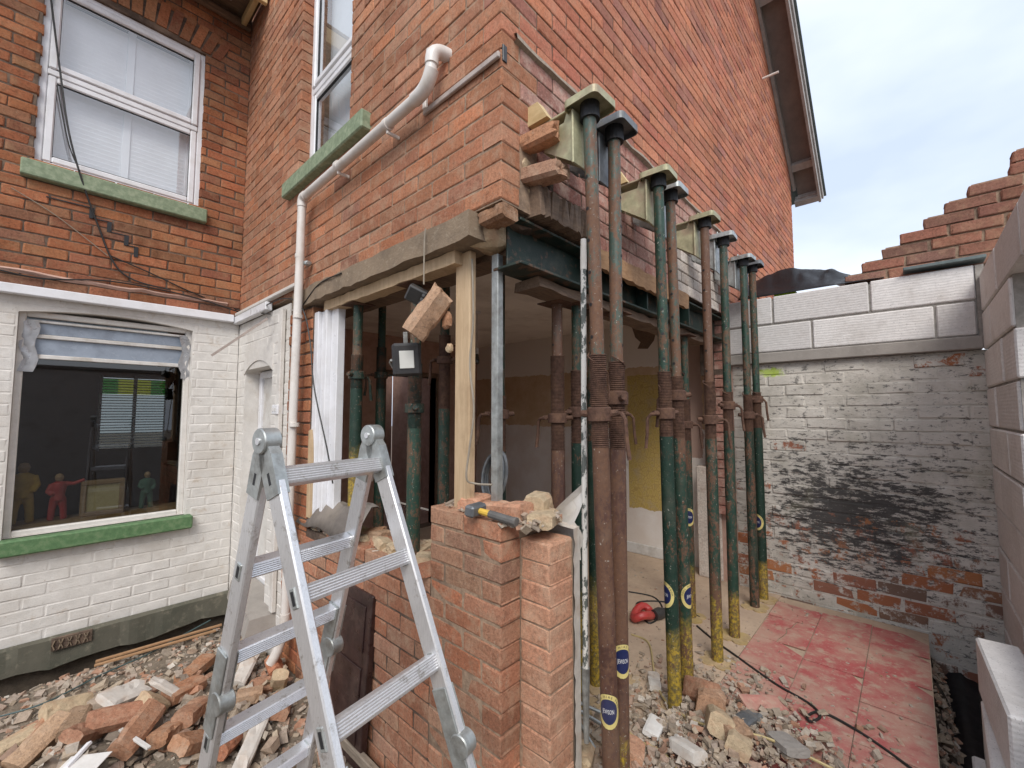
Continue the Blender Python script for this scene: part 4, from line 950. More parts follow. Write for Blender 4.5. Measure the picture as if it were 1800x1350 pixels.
# ------------------------------------------------------------------ posts and bars in the opening
o = rough_bar((.055,-.06,.0),(.125,.06,1.14), 3, .001); 
mb = MB(); mb.bbox((.06,.248,.862),(.10,.345,1.983),.006); tag(mb.build('timber_post', M['wood_cream']), 'cream timber post standing on the brick pier', 'post')
MB_ = MB(); MB_.bbox((.130,.15,.862),(.134,.185,1.96),.001); MB_.bbox((.1345,.15,.862),(.165,.154,1.96),.001)
tag(MB_.build('aluminium_angle', M['zinc']), 'thin grey metal angle bar rising from the pier top', 'angle bar')
wp = empty('white_pole', (.32,-.15,.0), 'thin white paint flecked pole beside the rusty prop', 'pole')
def fleck():
    m, t, b = newmat('flecked'); g = G(t); f = g.ramp(g.noise(30, 4, .7, g.pos((1,1,.5))), [(.5, 0.0), (.54, 1.0)])
    g.l(g.mix(f, (.62,.60,.56), (.10,.11,.10)), b.inputs['Base Color']); b.inputs['Roughness'].default_value = .6; return m
M['flecked'] = fleck()
MB().tube([(.318,-.15,.27),(.325,-.15,1.2),(.335,-.15,1.92)], .0115, 10).build('shaft', M['flecked'], wp, smooth=True)
MB().tube([(.335,-.15,1.87),(.3355,-.15,1.92),(.337,-.15,2.0)], [.0135,.0135,.012], 10).build('sleeve', M['paper_white'], wp, smooth=True)
MB().tube([(.318,-.15,.29),(.318,-.15,.25),(.312,-.155,0.02)], [.016,.016,.010], 10).build('foot', M['zinc'], wp, smooth=True)

# ------------------------------------------------------------------ steel props
def text_mesh(body, size):
    cu = bpy.data.curves.new('t', 'FONT'); cu.body = body; cu.size = size; cu.align_x = 'CENTER'; cu.align_y = 'CENTER'; cu.resolution_u = 2
    ob = bpy.data.objects.new('t', cu); COL.objects.link(ob); dg = bpy.context.evaluated_depsgraph_get(); dg.update()
    me = bpy.data.meshes.new_from_object(ob.evaluated_get(dg)); v = [tuple(p.co) for p in me.vertices]; f = [tuple(p.vertices) for p in me.polygons]
    bpy.data.objects.remove(ob); bpy.data.meshes.remove(me); return v, f
TXT = text_mesh('JEWSON', .024); RING = {c: text_mesh(c, .0105) for c in 'TOLHIREFM'}
def wrap(R0, ang, zc):
    return lambda u, v: Vector((R0*math.cos(ang + u/R0), R0*math.sin(ang + u/R0), zc + v))
def sticker(root, ang, zc, R0=.0284):
    def disc(a0, a1, b0, b1, off, n=28):
        w = wrap(R0 + off, ang, zc); m = MB(); ks = 7; vs = []
        for j in range(ks):
            t = j/(ks-1)
            for k in range(n):
                th = 2*math.pi*k/n; vs.append(w((a0+(b0-a0)*t)*math.cos(th), (a1+(b1-a1)*t)*math.sin(th)))
        return m.add(vs, [(j*n+k, j*n+(k+1)%n, (j+1)*n+(k+1)%n, (j+1)*n+k) for j in range(ks-1) for k in range(n)])
    s = disc(.0001,.0001,.046,.056,.0007).build('sticker', M['sticker_pale'], root, local=True)
    disc(.0001,.0001,.032,.040,.0011).build('emblem', M['sticker_navy'], s, local=True)
    w = wrap(R0 + .0016, ang, zc); v, f = TXT
    # readable from outside: u runs counter-clockwise seen from above
    MB().add([w(p[0]*.43, p[1]*.85) for p in v], f).build('lettering', M['sticker_white'], s, local=True)
    m = MB(); msg = 'TOOL HIRE FROM'
    for i, ch in enumerate(msg):
        if ch == ' ': continue
        th = R(172 - i*(164/(len(msg)-1))); v, f = RING[ch]; ca, sa = math.cos(th - R(90)), math.sin(th - R(90))
        m.add([w(.0385*math.cos(th) + p[0]*ca - p[1]*sa, .0475*math.sin(th) + p[0]*sa + p[1]*ca) for p in v], f)
    m.build('ring_lettering', M['sticker_ink'], s, local=True)
    disc(.0455,.0555,.0465,.0565,.0009).build('rim', M['sticker_ink'], s, local=True)
FACE = math.atan2(CAM.y + .35, CAM.x - .8)
def prop(base, top, label, outer='prop_green', inner='tube_green', thread='rust', zt=1.44, zc=1.28, zb=1.17, hang=0.0, lean=(0,0), rod=1, stick=None, plate=True, spin=0.0, headplate=True, group='steel props holding up the house', wire=True, sc=1.0, thick=1.0):
    x, y, z = base; H = top - z
    rt = empty('steel_prop', base, label, 'prop', group); rt.rotation_euler = (lean[1], lean[0], spin); rt.scale = (sc*thick, sc*thick, sc); z = 0 if sc != 1 else z; H = top - z
    loc = lambda v: v
    if plate:
        mb = MB(); s = .075; c = .028; poly = [(-s,-s+c),(-s+c,-s),(-.02,-s),(0,-s+.016),(.02,-s),(s-c,-s),(s,-s+c),(s,-.02),(s-.016,0),(s,.02),(s,s-c),(s-c,s),(.02,s),(0,s-.016),(-.02,s),(-s+c,s),(-s,s-c),(-s,.02),(-s+.016,0),(-s,-.02)]
        mb.prism(poly, lambda u,v,w: Vector((u,v,w)), 0, .006); mb.build('base_plate', M['dust_plate'], rt, local=True)
    mb = MB(); mb.tube([(0,0,.006),(0,0,zb-z)], .0285, 20); mb.build('outer_tube', M[outer], rt, local=True, smooth=True)
    # square thread
    mb = MB(); zz = zb - z; pts = []; rs = []
    while zz < zt - z:
        pts += [(0,0,zz),(0,0,zz+.0012),(0,0,zz+.0036),(0,0,zz+.0048)]; rs += [.0262,.0296,.0296,.0262]; zz += .0068
    mb.tube(pts, rs, 18); mb.build('thread', M[thread], rt, local=True, smooth=False)
    mb = MB(); c = zc - z; mb.tube([(0,0,c-.024),(0,0,c-.022),(0,0,c+.020),(0,0,c+.024)], [.034,.040,.040,.034], 14)
    for a in (0, math.pi):
        d_ = Vector((math.cos(hang+a), math.sin(hang+a), 0)); mb.tube([d_*.034 + Vector((0,0,c)), d_*.062 + Vector((0,0,c+.003))], [.013,.011], 8)
    mb.build('collar', M[thread], rt, local=True, smooth=True)
    d_ = Vector((math.cos(hang), math.sin(hang), 0)); t_ = Vector((-d_.y, d_.x, 0))
    P = [d_*.045 + t_*.02 + Vector((0,0,c)), d_*.075 + t_*.0 + Vector((0,0,c-.002)), d_*.085 - t_*.01 + Vector((0,0,c-.02)), d_*.088 - t_*.012 + Vector((0,0,c-.09)), d_*.095 - t_*.014 + Vector((0,0,c-.15))]
    MB().tube(P, .0075, 8).build('handle', M[thread], rt, local=True, smooth=True)
    mb = MB(); mb.tube([(0,0,zt-z-.01),(0,0,H)], .0228, 18)
    mb.build('inner_tube', M[inner], rt, local=True, smooth=True)
    nh = max(1, int((top - zt - .12)/.1))
    for k in range(min(nh, 6)):      # pin holes
        hz = zt - z + .06 + k*.11; 
        for sgn in (1,-1):
            a = hang + .9 + (0 if sgn > 0 else math.pi)
            MB().tube([Vector((math.cos(a)*.0222, math.sin(a)*.0222, hz)), Vector((math.cos(a)*.0233, math.sin(a)*.0233, hz))], .0065, 8).build('pin_hole', M['gasket'], rt, local=True)
    if wire:
        pz = zt - z + .02; a = hang + 2.2; pts = [Vector((math.cos(a+t*.62)*(.029+.004*math.sin(t)), math.sin(a+t*.62)*(.029+.004*math.sin(t)), pz - .012*t)) for t in range(0,8)]
        pts += [pts[-1] + Vector((.012,.004,-.05)), pts[-1] + Vector((.004,.0,-.09))]
        MB().tube(pts, .0028, 6).build('pin', M[thread], rt, local=True, smooth=True)
    if headplate:
        MB().bbox((-.06,-.06,H-.001),(.06,.06,H+.006),.002).build('head_plate', M['rust'], rt, local=True)
    if stick is not None: sticker(rt, stick[0] - spin, stick[1] - z)
    return rt
M['dust_plate'] = plain_mat('dust_plate', (.40,.29,.17), .85, .25, 25, (.42,.30,.07), .6, bump=.4)
face_cam = lambda x, y: math.atan2(CAM.y - y, CAM.x - x)
FRONT = [  # x, y base, top x, label, outer, inner, thread heights, handle angle, sticker
 (0.319,-0.26,0.219,'rust brown steel prop nearest the brick pier with a round sticker','prop_rust','tube_mix',1.475,1.275,1.165,-1.2,(-.12,.315)),
 (0.386,-0.26,0.408,'rust brown steel prop directly behind the rustiest one','prop_rust','tube_mix',1.46,1.33,1.15,.9,(.35,.44)),
 (0.945,-0.238,0.889,'bright green steel prop third from the brick pier','prop_green','tube_green',1.455,1.275,1.175,2.6,(-1.15,.50)),
 (1.146,-0.221,1.079,'green steel prop fourth from the brick pier','prop_green2','tube_mix',1.45,1.36,1.16,2.2,(1.05,.44)),
 (1.542,-0.243,1.542,'green steel prop with a long hanging handle, fifth from the pier','prop_green2','tube_brown',1.44,1.24,1.14,-1.1,None),
 (1.894,-0.238,1.922,'green steel prop sixth from the brick pier','prop_green2','tube_green',1.40,1.32,1.17,-.6,None),
 (2.453,-0.221,2.464,'slim dark steel prop seventh from the pier, near the old wall','prop_dark','tube_green',1.40,1.26,1.15,-1.0,None),
 (2.648,-0.236,2.665,'yellow footed steel prop closest to the old whitewashed wall','prop_green','tube_green',1.42,1.37,1.17,-.4,(-1.0,.52)),
]
PT = 2.315
for (x, y, tx, lab, ou, inn, zt, zc, zb, hg, st) in FRONT:
    lean = (math.atan2(tx - x, PT*1.117), 0)
    fc = face_cam(x, y)
    prop((x,y,FL), PT, lab, ou, inn, 'rust', zt, zc, zb, hg, lean, stick=None if st is None else (fc + st[0], st[1]), headplate=False, group='outer row of steel props', sc=1.117)
for (x, y, top, lab, ou, inn, zt, zc, zb, hg, z0) in (
 (.10,1.30,1.922,'dark green steel prop beside the white window jamb','prop_green','tube_green',1.62,1.50,1.42,.4,-.15),
 (.50,1.71,2.188,'dark green steel prop inside the room behind the window jamb','prop_green2','tube_green',1.75,1.55,1.45,2.5,-.15),
 (.10,.70,1.922,'dark green steel prop behind the hanging floodlight','tube_green','tube_green',1.52,1.30,1.20,1.0,-.15),
 (.50,.97,2.188,'dark steel prop behind the cream timber post','prop_green2','tube_green',1.75,1.60,1.30,2.0,-.15),
 (.42,.42,2.188,'near black steel prop behind the thin metal angle bar','prop_dark','prop_dark',1.36,1.27,1.08,2.4,-.15),
 (.60,.185,1.83,'rusty brown steel prop standing inside the room','prop_rust','tube_brown',1.56,1.25,1.09,2.0,-.15),
 (.694,.131,1.773,'green steel prop behind the white pole','prop_green','tube_green',1.47,1.28,1.14,2.8,0),
 (.88,.155,1.773,'dark green steel prop between the white pole and the rusty props','prop_green','tube_green',1.45,1.27,1.14,-.8,0),
 (1.006,.075,1.773,'dark steel prop with a yellow foot behind the second rusty prop','prop_green2','tube_brown',1.40,1.27,1.14,-.5,0),
 (1.98,.065,1.773,'thin steel prop with a yellow band near the jamb','prop_green2','tube_green',1.36,1.20,1.10,-.8,0)):
    prop((x,y,.585 if x == .10 else -.15), top, lab, ou, inn, 'rust' if 'dark green' not in lab else 'prop_dark', zt, zc, zb, hg, group='inner steel props under the beam and lintel', wire=False, stick=(face_cam(x,y), .62) if 'yellow band' in lab else None, sc=1.117 if z0 == 0 else 1.0, thick=1.0 if z0 == 0 else 1.22)
# brackets on the outer props: head box, blade into the joint, cheek plates
def bracket(x, y, z, mat, label, wedge=False, tilt=0.0):
    r = empty('wall_bracket', (x, y, z), label, 'bracket', 'steel wall brackets on the outer props'); r.rotation_euler = (0, 0, tilt); r.scale = (1.117, 1.117, 1.117)
    mb = MB(); s = .068; c = .020; poly = []
    for cx, cy, a0 in ((s-c,s-c,0),(-s+c,s-c,90),(-s+c,-s+c,180),(s-c,-s+c,270)):
        for k in range(5): a = R(a0 + k*22.5); poly.append((cx + c*math.cos(a), cy + c*math.sin(a)))
    MB().prism(poly, lambda u,v,w: Vector((u,v,w)), .026, .034).build('head_plate', M[mat], r, local=True)
    n = len(poly); lip = MB(); vs = []
    for f_, zz in ((1.0,.0262),(1.0,.008),(.95,.008),(.95,.0258)): vs += [(u*f_, v*f_, zz) for u, v in poly]
    lip.add(vs, [(j*n+k, j*n+(k+1)%n, (j+1)*n+(k+1)%n, (j+1)*n+k) for j in range(3) for k in range(n)]); lip.build('lip', M[mat], r, local=True)
    MB().tube([(0,0,-.03),(0,0,.025)], .034, 16).build('socket', M['gasket'], r, local=True)
    MB().bbox((-.042,.05,.016),(.042,.36,.025),.002).build('blade', M[mat], r, local=True)
    for sx in (-.036,.030):
        MB().prism([(.045,.0155),(.075,.0155),(.085,-.015),(.175,-.015),(.175,-.085),(.045,-.175)], lambda u,v,w: Vector((sx + w, u, v)), 0, .006).build('cheek_plate', M[mat], r, local=True)
    MB().bbox((-.050,.036,-.185),(.050,.044,.007),.002).build('back_flange', M[mat], r, local=True)
    MB().bbox((-.030,.177,-.085),(.030,.184,.0155),.002).build('web_plate', M[mat], r, local=True)
    h = MB(); h.tube([(-.012,.03,.034),(-.012,.03,.062),(.012,.03,.062),(.012,.03,.034)], .004, 6); h.build('lug', M[mat], r, local=True)
    return r
ORD = ['first','second','third','fourth','fifth','sixth','seventh','eighth']
for i, (x, y, tx, lab, *_r) in enumerate(FRONT):
    m = ['zinc_yellow','zinc_grey','zinc_yellow','zinc','zinc_yellow','zinc','zinc','zinc_grey'][i]
    bracket(tx + .004, y, PT*1.117 - .145, m, ORD[i] + ' wall bracket from the corner, ' + ('yellowish' if 'yellow' in m else 'grey') + ' plated steel', tilt=rng.uniform(-.06,.06))
for k, (x, lab) in enumerate(((.219,'pale timber wedge on the first wall bracket'), (.889,'pale timber wedge on the third wall bracket'))):
    mb = MB(); mb.prism([(0,0),(.11,0),(.10,.085),(.05,.085)], lambda u,v,w: Vector((x - .06 + w, -.10 + u, PT*1.117 - .145 + .029 + v)), 0, .040); tag(mb.build('timber_wedge', M['wood_new']), lab, 'wedge')

# ------------------------------------------------------------------ right: old wall, lintel, blocks, membrane, stepped brickwork, block wall
ow = empty('old_wall', (2.85,-.8,-.15), 'old whitewashed brick wall with black tar patches', 'wall')
FO = wall_frame((2.816,0,0), (0,1,0), (-1,0,0))
e_ = part_empty('brick_face', 'flaking whitewashed brick face', ow)
MB().box((2.820,-1.65,-.8),(3.02,-.021,1.672)).build('core', M['old_wall'], e_)
rO = lay(-1.65, -.021, -.485, -.485 + 25*.0862, .0862, 0, [], .009, bl=.25)
def matO(u, z, q):
    if z < .32 and q.random() < .42: return 'old_bare'
    return 'old_flaked' if z < .52 or q.random() < .06 else 'old_wall'
place_bricks(rO, FO, e_, matO, limit=300, jit=.003, r=.0035, rough=1.8, tilt=.008)
tag(MB().bbox((2.77,-1.478,1.675),(3.04,.0,1.758),.006).build('concrete_lintel', M['concrete']), 'long grey concrete lintel on the old whitewashed wall', 'lintel')
def block(x0, x1, y0, y1, z0, z1, parent, q, r=.007):
    M_ = Matrix.Translation(((x0+x1)/2,(y0+y1)/2,(z0+z1)/2)) @ Matrix.Rotation(q.uniform(-.004,.004),4,'Z')
    hx, hy, hz = (x1-x0)/2, (y1-y0)/2, (z1-z0)/2
    mb = MB(); mb.bbox((-hx,-hy,-hz),(hx,hy,hz),r,M_); return mb.build('block', M['block'], parent)
bc = empty('block_courses', (2.85,-.8,1.76), 'two courses of pale grey blocks on the concrete lintel', 'blockwork')
q = random.Random(3)
MB().box((2.791,-1.476,1.7585),(3.02,-.005,2.19)).build('mortar', M['block_joint'], bc)
for z0_, z1_, ys in ((1.765,1.978,(-.005,-.60,-1.271,-1.461)),(1.992,2.209,(-.005,-.344,-.947,-1.466))):
    for a, b in zip(ys[:-1], ys[1:]): block(2.780, 3.0, b + .006, a - .006, z0_, z1_, bc, q)
tag(MB().bbox((2.737,-1.511,2.235),(3.04,-1.13,2.257),.003).build('slate_strip', M['roof_edge']), 'dark slate strip under the stepped brickwork', 'slate')
# black polythene thrown over the wall top
mb = MB(); vs = []; nu, nv = 60, 24
for j in range(nv+1):
    for i in range(nu+1):
        u, v = i/nu, j/nv; y = -.09 - .94*u
        top = 2.415 + .095*math.sin(math.pi*min(1,u*1.25))*(1-.3*u) - .10*u*u
        x = 2.785 + .72*v; z = 2.223 + (top - 2.223)*min(1, v*2.6) + .05*fbm(u*3.1 + v*.8, v*1.4, 1.0)*min(1,v*3) - .02*abs(math.sin(u*7 + v*3 + 2*fbm(u*2, v, 1)))*min(1,v*2)
        vs.append((x - .03*math.sin(v*3)*fbm(u*4, 3, 1), y, z))
mb.add(vs, [(j*(nu+1)+i+1, j*(nu+1)+i, (j+1)*(nu+1)+i, (j+1)*(nu+1)+i+1) for j in range(nv) for i in range(nu)])
o = mb.build('plastic_sheet', M['polythene'], smooth=True); o.modifiers.new('thick', 'SOLIDIFY').thickness = .003; tag(o, 'black plastic sheet draped over the block courses', 'plastic sheet')
tag(MB().bbox((2.82,-.495,2.211),(2.93,-.35,2.25),.006).build('sprayed_block', M['neon']), 'lime green spray painted lump on the block courses', 'paint mark')
# stepped brick wall
MB().box((2.773,-1.50,1.70),(3.0,-1.462,2.205)).build('mortar', M['block_joint'], bc)
swl = empty('stepped_wall', (2.9,-1.2,2.22), 'stepped end of a red brick wall above the blocks', 'wall')
e2 = part_empty('brick_steps', 'rising steps of weathered red brick', swl)
FW2 = wall_frame((2.86,0,0), (0,-1,0), (-1,0,0)); steps = [.807,.908,1.025,1.126,1.249,1.355,1.461,1.656,1.662,1.77]
rects = []
for k in range(9):
    za = 2.224 + k*.0765; st = steps[k]; u = st
    first = True
    while u < 2.2:
        L_ = .215 if (first or True) else .1
        rects.append((u, u + .232, za, za + .066, k)); u += .250
place_bricks(rects, FW2, e2, lambda u, z, q: 'brick_step', limit=120, jit=.004, r=.0025, rough=1.8)
for k in range(9):
    za = 2.224 + k*.0765; MB().box((2.872,-2.3,za-.001),(2.96,-steps[k]-.02,za+.0765)).build('mortar_bed', M['mortar_light'], e2)
# block wall running back toward the viewer, toothed end
bwall = empty('block_wall', (2.2,-1.6,-.15), 'pale grey block wall with ribbed faces beside the trench', 'wall')
q = random.Random(9); zr = .238; z = -.715; k = 0
MB().box((1.81,-1.70,-.8),(2.77,-1.492,2.10)).build('mortar', M['block_joint'], bwall)
while z < 2.0:
    xe = 1.788
    if z < .46: xe = .47
    elif z > 1.85: xe = 1.2
    a = 2.81 - (0 if k % 2 else .33)
    if k % 2 == 0: block(2.48 + .006, 2.81, -1.71, -1.478, z + .006, z + zr - .006, bwall, q)
    while a > xe + .05:
        b = max(a - .67, xe); block(b + .006, a - .006, -1.71, -1.478 + q.uniform(-.004,.004), z + .006, z + zr - .006, bwall, q); a = b
    if z < .46: MB().box((.47,-1.70,z-.004),(1.807,-1.492,z+zr+.003)).build('mortar', M['block_joint'], bwall)
    z += zr; k += 1
# wall of the neighbouring plot behind the viewer (seen only as a reflection in the panes)
nb = empty('yard_wall', (-2,-2.2,-.6), 'plain grey block wall closing the yard behind the viewer', 'wall')
MB().bbox((-6.0,-2.75,-.6),(.4,-2.55,2.0),.01).build('blockwork', M['block'], nb)
MB().bbox((-6.05,-2.78,2.0),(.45,-2.52,2.06),.01).build('coping', M['concrete'], nb)
# stack of loose blocks in the corner
q = random.Random(4)
for i, (px, py, zt_, lx, ly, hz, rz, lab) in enumerate((
   (1762,1200,-.36,.44,.10,.215,.08,'lowest block of the loose stack beside the trench'),
   (1775,1180,-.14,.44,.14,.215,-.05,'middle block of the loose stack beside the trench'),
   (1790,1150,.08,.44,.10,.215,.03,'topmost block of the loose stack beside the trench'))):
    pass
def loose_block(c, size, rz, lab, rx=0):
    hx, hy, hz = [s/2 for s in size]
    mb = MB(); mb.bbox((-hx,-hy,-hz),(hx,hy,hz),.008); o = mb.build('loose_block', M['block']); o.location = c; o.rotation_euler = (rx,0,rz); tag(o, lab, 'block', 'loose blocks stacked by the trench')
loose_block((1.44,-1.372,.14), (.67,.134,.24), R(2), 'topmost loose pale block of the stack beside the trench')
loose_block((1.386,-1.36,-.10), (.65,.156,.229), R(-2), 'middle loose pale block of the stack beside the trench')
loose_block((1.364,-1.377,-.34), (.67,.134,.24), R(1.5), 'lowest loose pale block of the stack beside the trench')
loose_block((1.50,-1.279,-.36), (.47,.056,.224), R(-1), 'thin pale block standing in front of the loose stack')
loose_block((1.386,-1.377,-.63), (.69,.18,.31), R(0), 'bottom block bedded in the trench under the loose stack')

# ------------------------------------------------------------------ folding ladder
HL = Vector((-.7298,.1974,1.2002)); phi = .17386; rd = Vector((math.cos(phi),math.sin(phi),0)); nd = Vector((math.sin(phi),-math.cos(phi),0)); LW = .36
tf, tb = .4284, .2709
df = nd*math.sin(tf) - Vector((0,0,math.cos(tf))); db = -nd*math.sin(tb) - Vector((0,0,math.cos(tb)))
lad = empty('folding_ladder', (HL.x + .2, HL.y, -.4), 'aluminium folding step ladder standing in the rubble', 'ladder')
def stile(H, d, k0, k1, name, side):
    out = d.cross(rd).normalized()
    F = fr(H, rd, d, out)
    s = -1 if side == 0 else 1
    mb = MB(); mb.bbox((-.012,k0,-.031),(.012,k1,.031),.004,F)
    st = mb.build(name, M['alu'], lad)
    return F
for H, side in ((HL,0),(HL + rd*LW,1)):
    for d, nm, kk in ((df,'front',1.62),(db,'back',1.60)):
        F = stile(H, d, .06, kk, 'stile', side)
        jk = .93 if nm == 'front' else .76
        # rung sockets seen as oval slots on the outer face
        for k in ((.11,.42,.73,1.10,1.38) if nm == 'front' else (.11,.385,.655,.92,1.2,1.45)):
            for sx in (-1,1):
                mb = MB(); mb.bbox((sx*.0125 - .003,k-.026,-.013),(sx*.0125 + .003,k+.026,.013),.003,F); mb.build('rung_socket', M['zinc'], lad)
                mb = MB(); mb.bbox((sx*.0125 - .0036,k-.018,-.007),(sx*.0125 + .0036,k+.018,.007),.001,F); mb.build('socket_hole', M['gasket'], lad)
        # mid joint: hinge plates and disc
        for w in ((-.0155,.0155)):
            mb = MB(); mb.bbox((w-.003,jk-.13,-.028),(w+.003,jk+.13,.028),.002,F); mb.build('hinge_plate', M['zinc'], lad)
        n_ = 22; mb = MB(); mb.tube([F @ Vector((-.022,jk+.02,.020)), F @ Vector((-.019,jk+.02,.020)), F @ Vector((.019,jk+.02,.020)), F @ Vector((.022,jk+.02,.020))], [.030,.033,.033,.030], n_); mb.build('hinge_disc', M['zinc'], lad, smooth=True)
        MB().bbox((-.016,kk-.05,-.036),(.016,kk+.004,.036),.006,F).build('foot', M['black_plastic'], lad)
        # top hinge cheek
        mb = MB(); mb.prism([(-.030,.16),(.030,.16),(.033,.05),(.02,.01),(-.02,.01),(-.033,.05)], lambda u,v,w: F @ Vector((w,v,u)), -.016, .016); mb.build('hinge_cheek', M['zinc'], lad)
    F = fr(H, rd, nd, Vector((0,0,1)))
    mb = MB(); c = Vector((0,0,-.002))
    mb.tube([F @ Vector((-.024,0,0)), F @ Vector((-.021,0,0)), F @ Vector((.021,0,0)), F @ Vector((.024,0,0))], [.033,.036,.036,.033], 26); mb.build('hinge_disc', M['zinc'], lad, smooth=True)
    mb = MB(); mb.tube([F @ Vector((-.028,0,0)), F @ Vector((.028,0,0))], .010, 12); mb.build('hinge_pin', M['alu'], lad, smooth=True)
def rung(d, k):
    out = d.cross(rd).normalized(); F = fr(HL + d*k, rd, d, out); mb = MB()
    # ribbed D profile
    prof = [(-.015,-.016),(-.006,-.017)]
    poly = []
    for i in range(6): poly += [(-.020 + i*.0070,-.019),(-.020 + i*.0070 + .0045,-.0215)]
    poly += [(.023,-.017),(.023,.017)]
    for i in range(6): poly += [(.020 - i*.0070,.019),(.020 - i*.0070 - .0045,.0215)]
    poly += [(-.023,.017),(-.023,-.017)]
    mb.prism(poly, lambda u,v,w: F @ Vector((w,u,v)), .0125, LW - .0125); mb.build('rung', M['alu'], lad)
for k in (.11,.42,.73,1.10,1.38): rung(df, k)
for k in (.11,.385,.655,.92,1.2,1.45): rung(db, k)

# ------------------------------------------------------------------ pipe, trunking, cables on the walls
wpipe = empty('waste_pipe', (-.08,1.78,-.4), 'white plastic waste pipe running along and down the side wall', 'pipe')
MB().tube([(-.07,1.765,2.66),(-.07,1.775,2.1),(-.07,1.80,1.3),(-.07,1.81,.6),(-.07,1.82,-.02)], .0262, 16).build('vertical_run', M['pipe_white'], wpipe, smooth=True)
MB().tube([(-.07,1.72,2.69),(-.07,1.05,2.700),(-.07,.46,2.712)], .0255, 16).build('horizontal_run', M['pipe_white'], wpipe, smooth=True)
def elbow(a, b, c, r, name='elbow'):
    a, b, c = Vector(a), Vector(b), Vector(c); pts = [(a*(1-t)**2 + b*2*t*(1-t) + c*t*t) for t in [i/8 for i in range(9)]]
    MB().tube([a + (a-b).normalized()*.02] + pts + [c + (c-b).normalized()*.02], r, 16).build(name, M['pipe_white'], wpipe, smooth=True)
elbow((-.07,1.73,2.69),(-.07,1.765,2.69),(-.07,1.765,2.65),.030); elbow((-.07,.47,2.712),(-.07,.40,2.714),(-.07,.37,2.77),.0305)
MB().tube([(-.07,.368,2.76),(-.07,.362,2.87)], .0262, 16).build('riser', M['pipe_white'], wpipe, smooth=True)
elbow((-.07,.362,2.83),(-.07,.358,2.885),(-.01,.345,2.885),.0305)
for y in (.72,1.25): 
    MB().tube([(-.07,y-.012,2.703),(-.07,y+.012,2.703)], .030, 16).build('clip', M['pipe_white'], wpipe, smooth=True); MB().bbox((-.075,y-.006,2.655),(-.003,y+.006,2.672),.002).build('clip_foot', M['pipe_white'], wpipe)
for z in (2.3,1.9,1.2): MB().tube([(-.07,1.775,z-.012),(-.07,1.775,z+.012)], .0295, 16).build('clip', M['pipe_white'], wpipe, smooth=True)
elbow((-.07,1.82,.0),(-.07,1.83,-.15),(-.12,1.86,-.26),.030,'foot_bend')
tk = empty('cable_trunking', (-.01,.25,2.68), 'thin dirty cable trunking along the side wall to the corner', 'trunking')
MB().bbox((-.018,.003,2.672),(-.003,.50,2.698),.003).build('long_cover', M['trunking'], tk); MB().bbox((-.019,.478,2.699),(-.003,.503,2.77),.003).build('short_cover', M['pipe_white'], tk)
def cable(name, pts, r, mat, label, n=6, sub=8):
    P = [Vector(p) for p in pts]; out = []
    for i in range(len(P)-1):
        p0, p1, p2, p3 = P[max(i-1,0)], P[i], P[i+1], P[min(i+2,len(P)-1)]
        for k in range(sub):
            t = k/sub; out.append(.5*((2*p1) + (-p0+p2)*t + (2*p0-5*p1+4*p2-p3)*t*t + (-p0+3*p1-3*p2+p3)*t**3))
    out.append(P[-1]); return tag(MB().tube(out, r, n).build(name, M[mat], smooth=True), label, 'cable')
ya = 3.285
cable('wall_cable', [at(85,-40,1,ya), at(105,120,1,ya), at(125,250,1,3.22), at(170,390,1,ya), at(215,480,1,ya), at(300,510,1,ya)], .006, 'cable', 'black cable running down across the upper window')
cable('wall_cable', [at(100,150,1,3.26), at(120,250,1,3.24), at(140,300,1,3.22)], .004, 'cable', 'short black cable in front of the upper window')
cable('wall_cable', [at(0,475,1,ya), at(80,490,1,ya), at(200,495,1,ya), at(330,520,1,ya), at(425,550,1,3.27)], .0055, 'cable', 'black cable lying along the wall above the white gutter band')
cable('wall_cable', [at(195,450,1,ya), at(260,478,1,ya), at(340,515,1,ya), at(420,545,1,3.26), at(475,552,0,-.05)], .005, 'cable', 'black cable sagging down to the inner corner')
cable('wall_cable', [at(20,330,1,ya), at(100,380,1,ya), at(190,450,1,ya)], .003, 'cable_grey', 'thin pale wire slanting below the green sill')
cable('wall_cable', [at(445,550,0,-.03), at(495,525,0,-.06), at(530,540,0,-.05), at(545,600,0,-.03), at(552,680,0,-.03), at(575,790,0,-.02), at(585,850,0,-.01)], .0045, 'cable', 'black cable looping round the waste pipe and down the jamb')
cable('wall_cable', [at(530,540,0,-.03), at(560,500,0,-.04), at(600,480,0,-.04)], .004, 'cable', 'short black cable under the concrete lintel')
mb = MB(); P0_ = at(372,625,0,-.35); P1_ = at(470,560,0,-.06); tag(MB().tube([P0_, P1_], .011, 4).build('loose_batten', M['trunking']), 'thin pale batten hanging loose from the inner corner', 'batten')
sw = empty('socket_box', tuple(at(485,720,0,-.03)), 'white plastic junction box on the painted pier', 'socket')
c = at(486,720,0,-.03); MB().bbox((-.045,c.y-.055,c.z-.035),(-.004,c.y+.055,c.z+.035),.005).build('back_box', M['upvc'], sw)
for dy in (-.022,.022): MB().bbox((-.050,c.y+dy-.008,c.z-.012),(-.0445,c.y+dy+.008,c.z+.012),.002).build('knob', M['upvc_dirty'], sw)
c = at(541,463,0,-.03); tag(chunk('wall_tap', c, (.028,.022,.02), 'zinc', seed=9), 'corroded metal fitting on the side wall beside the pipe', 'fitting')
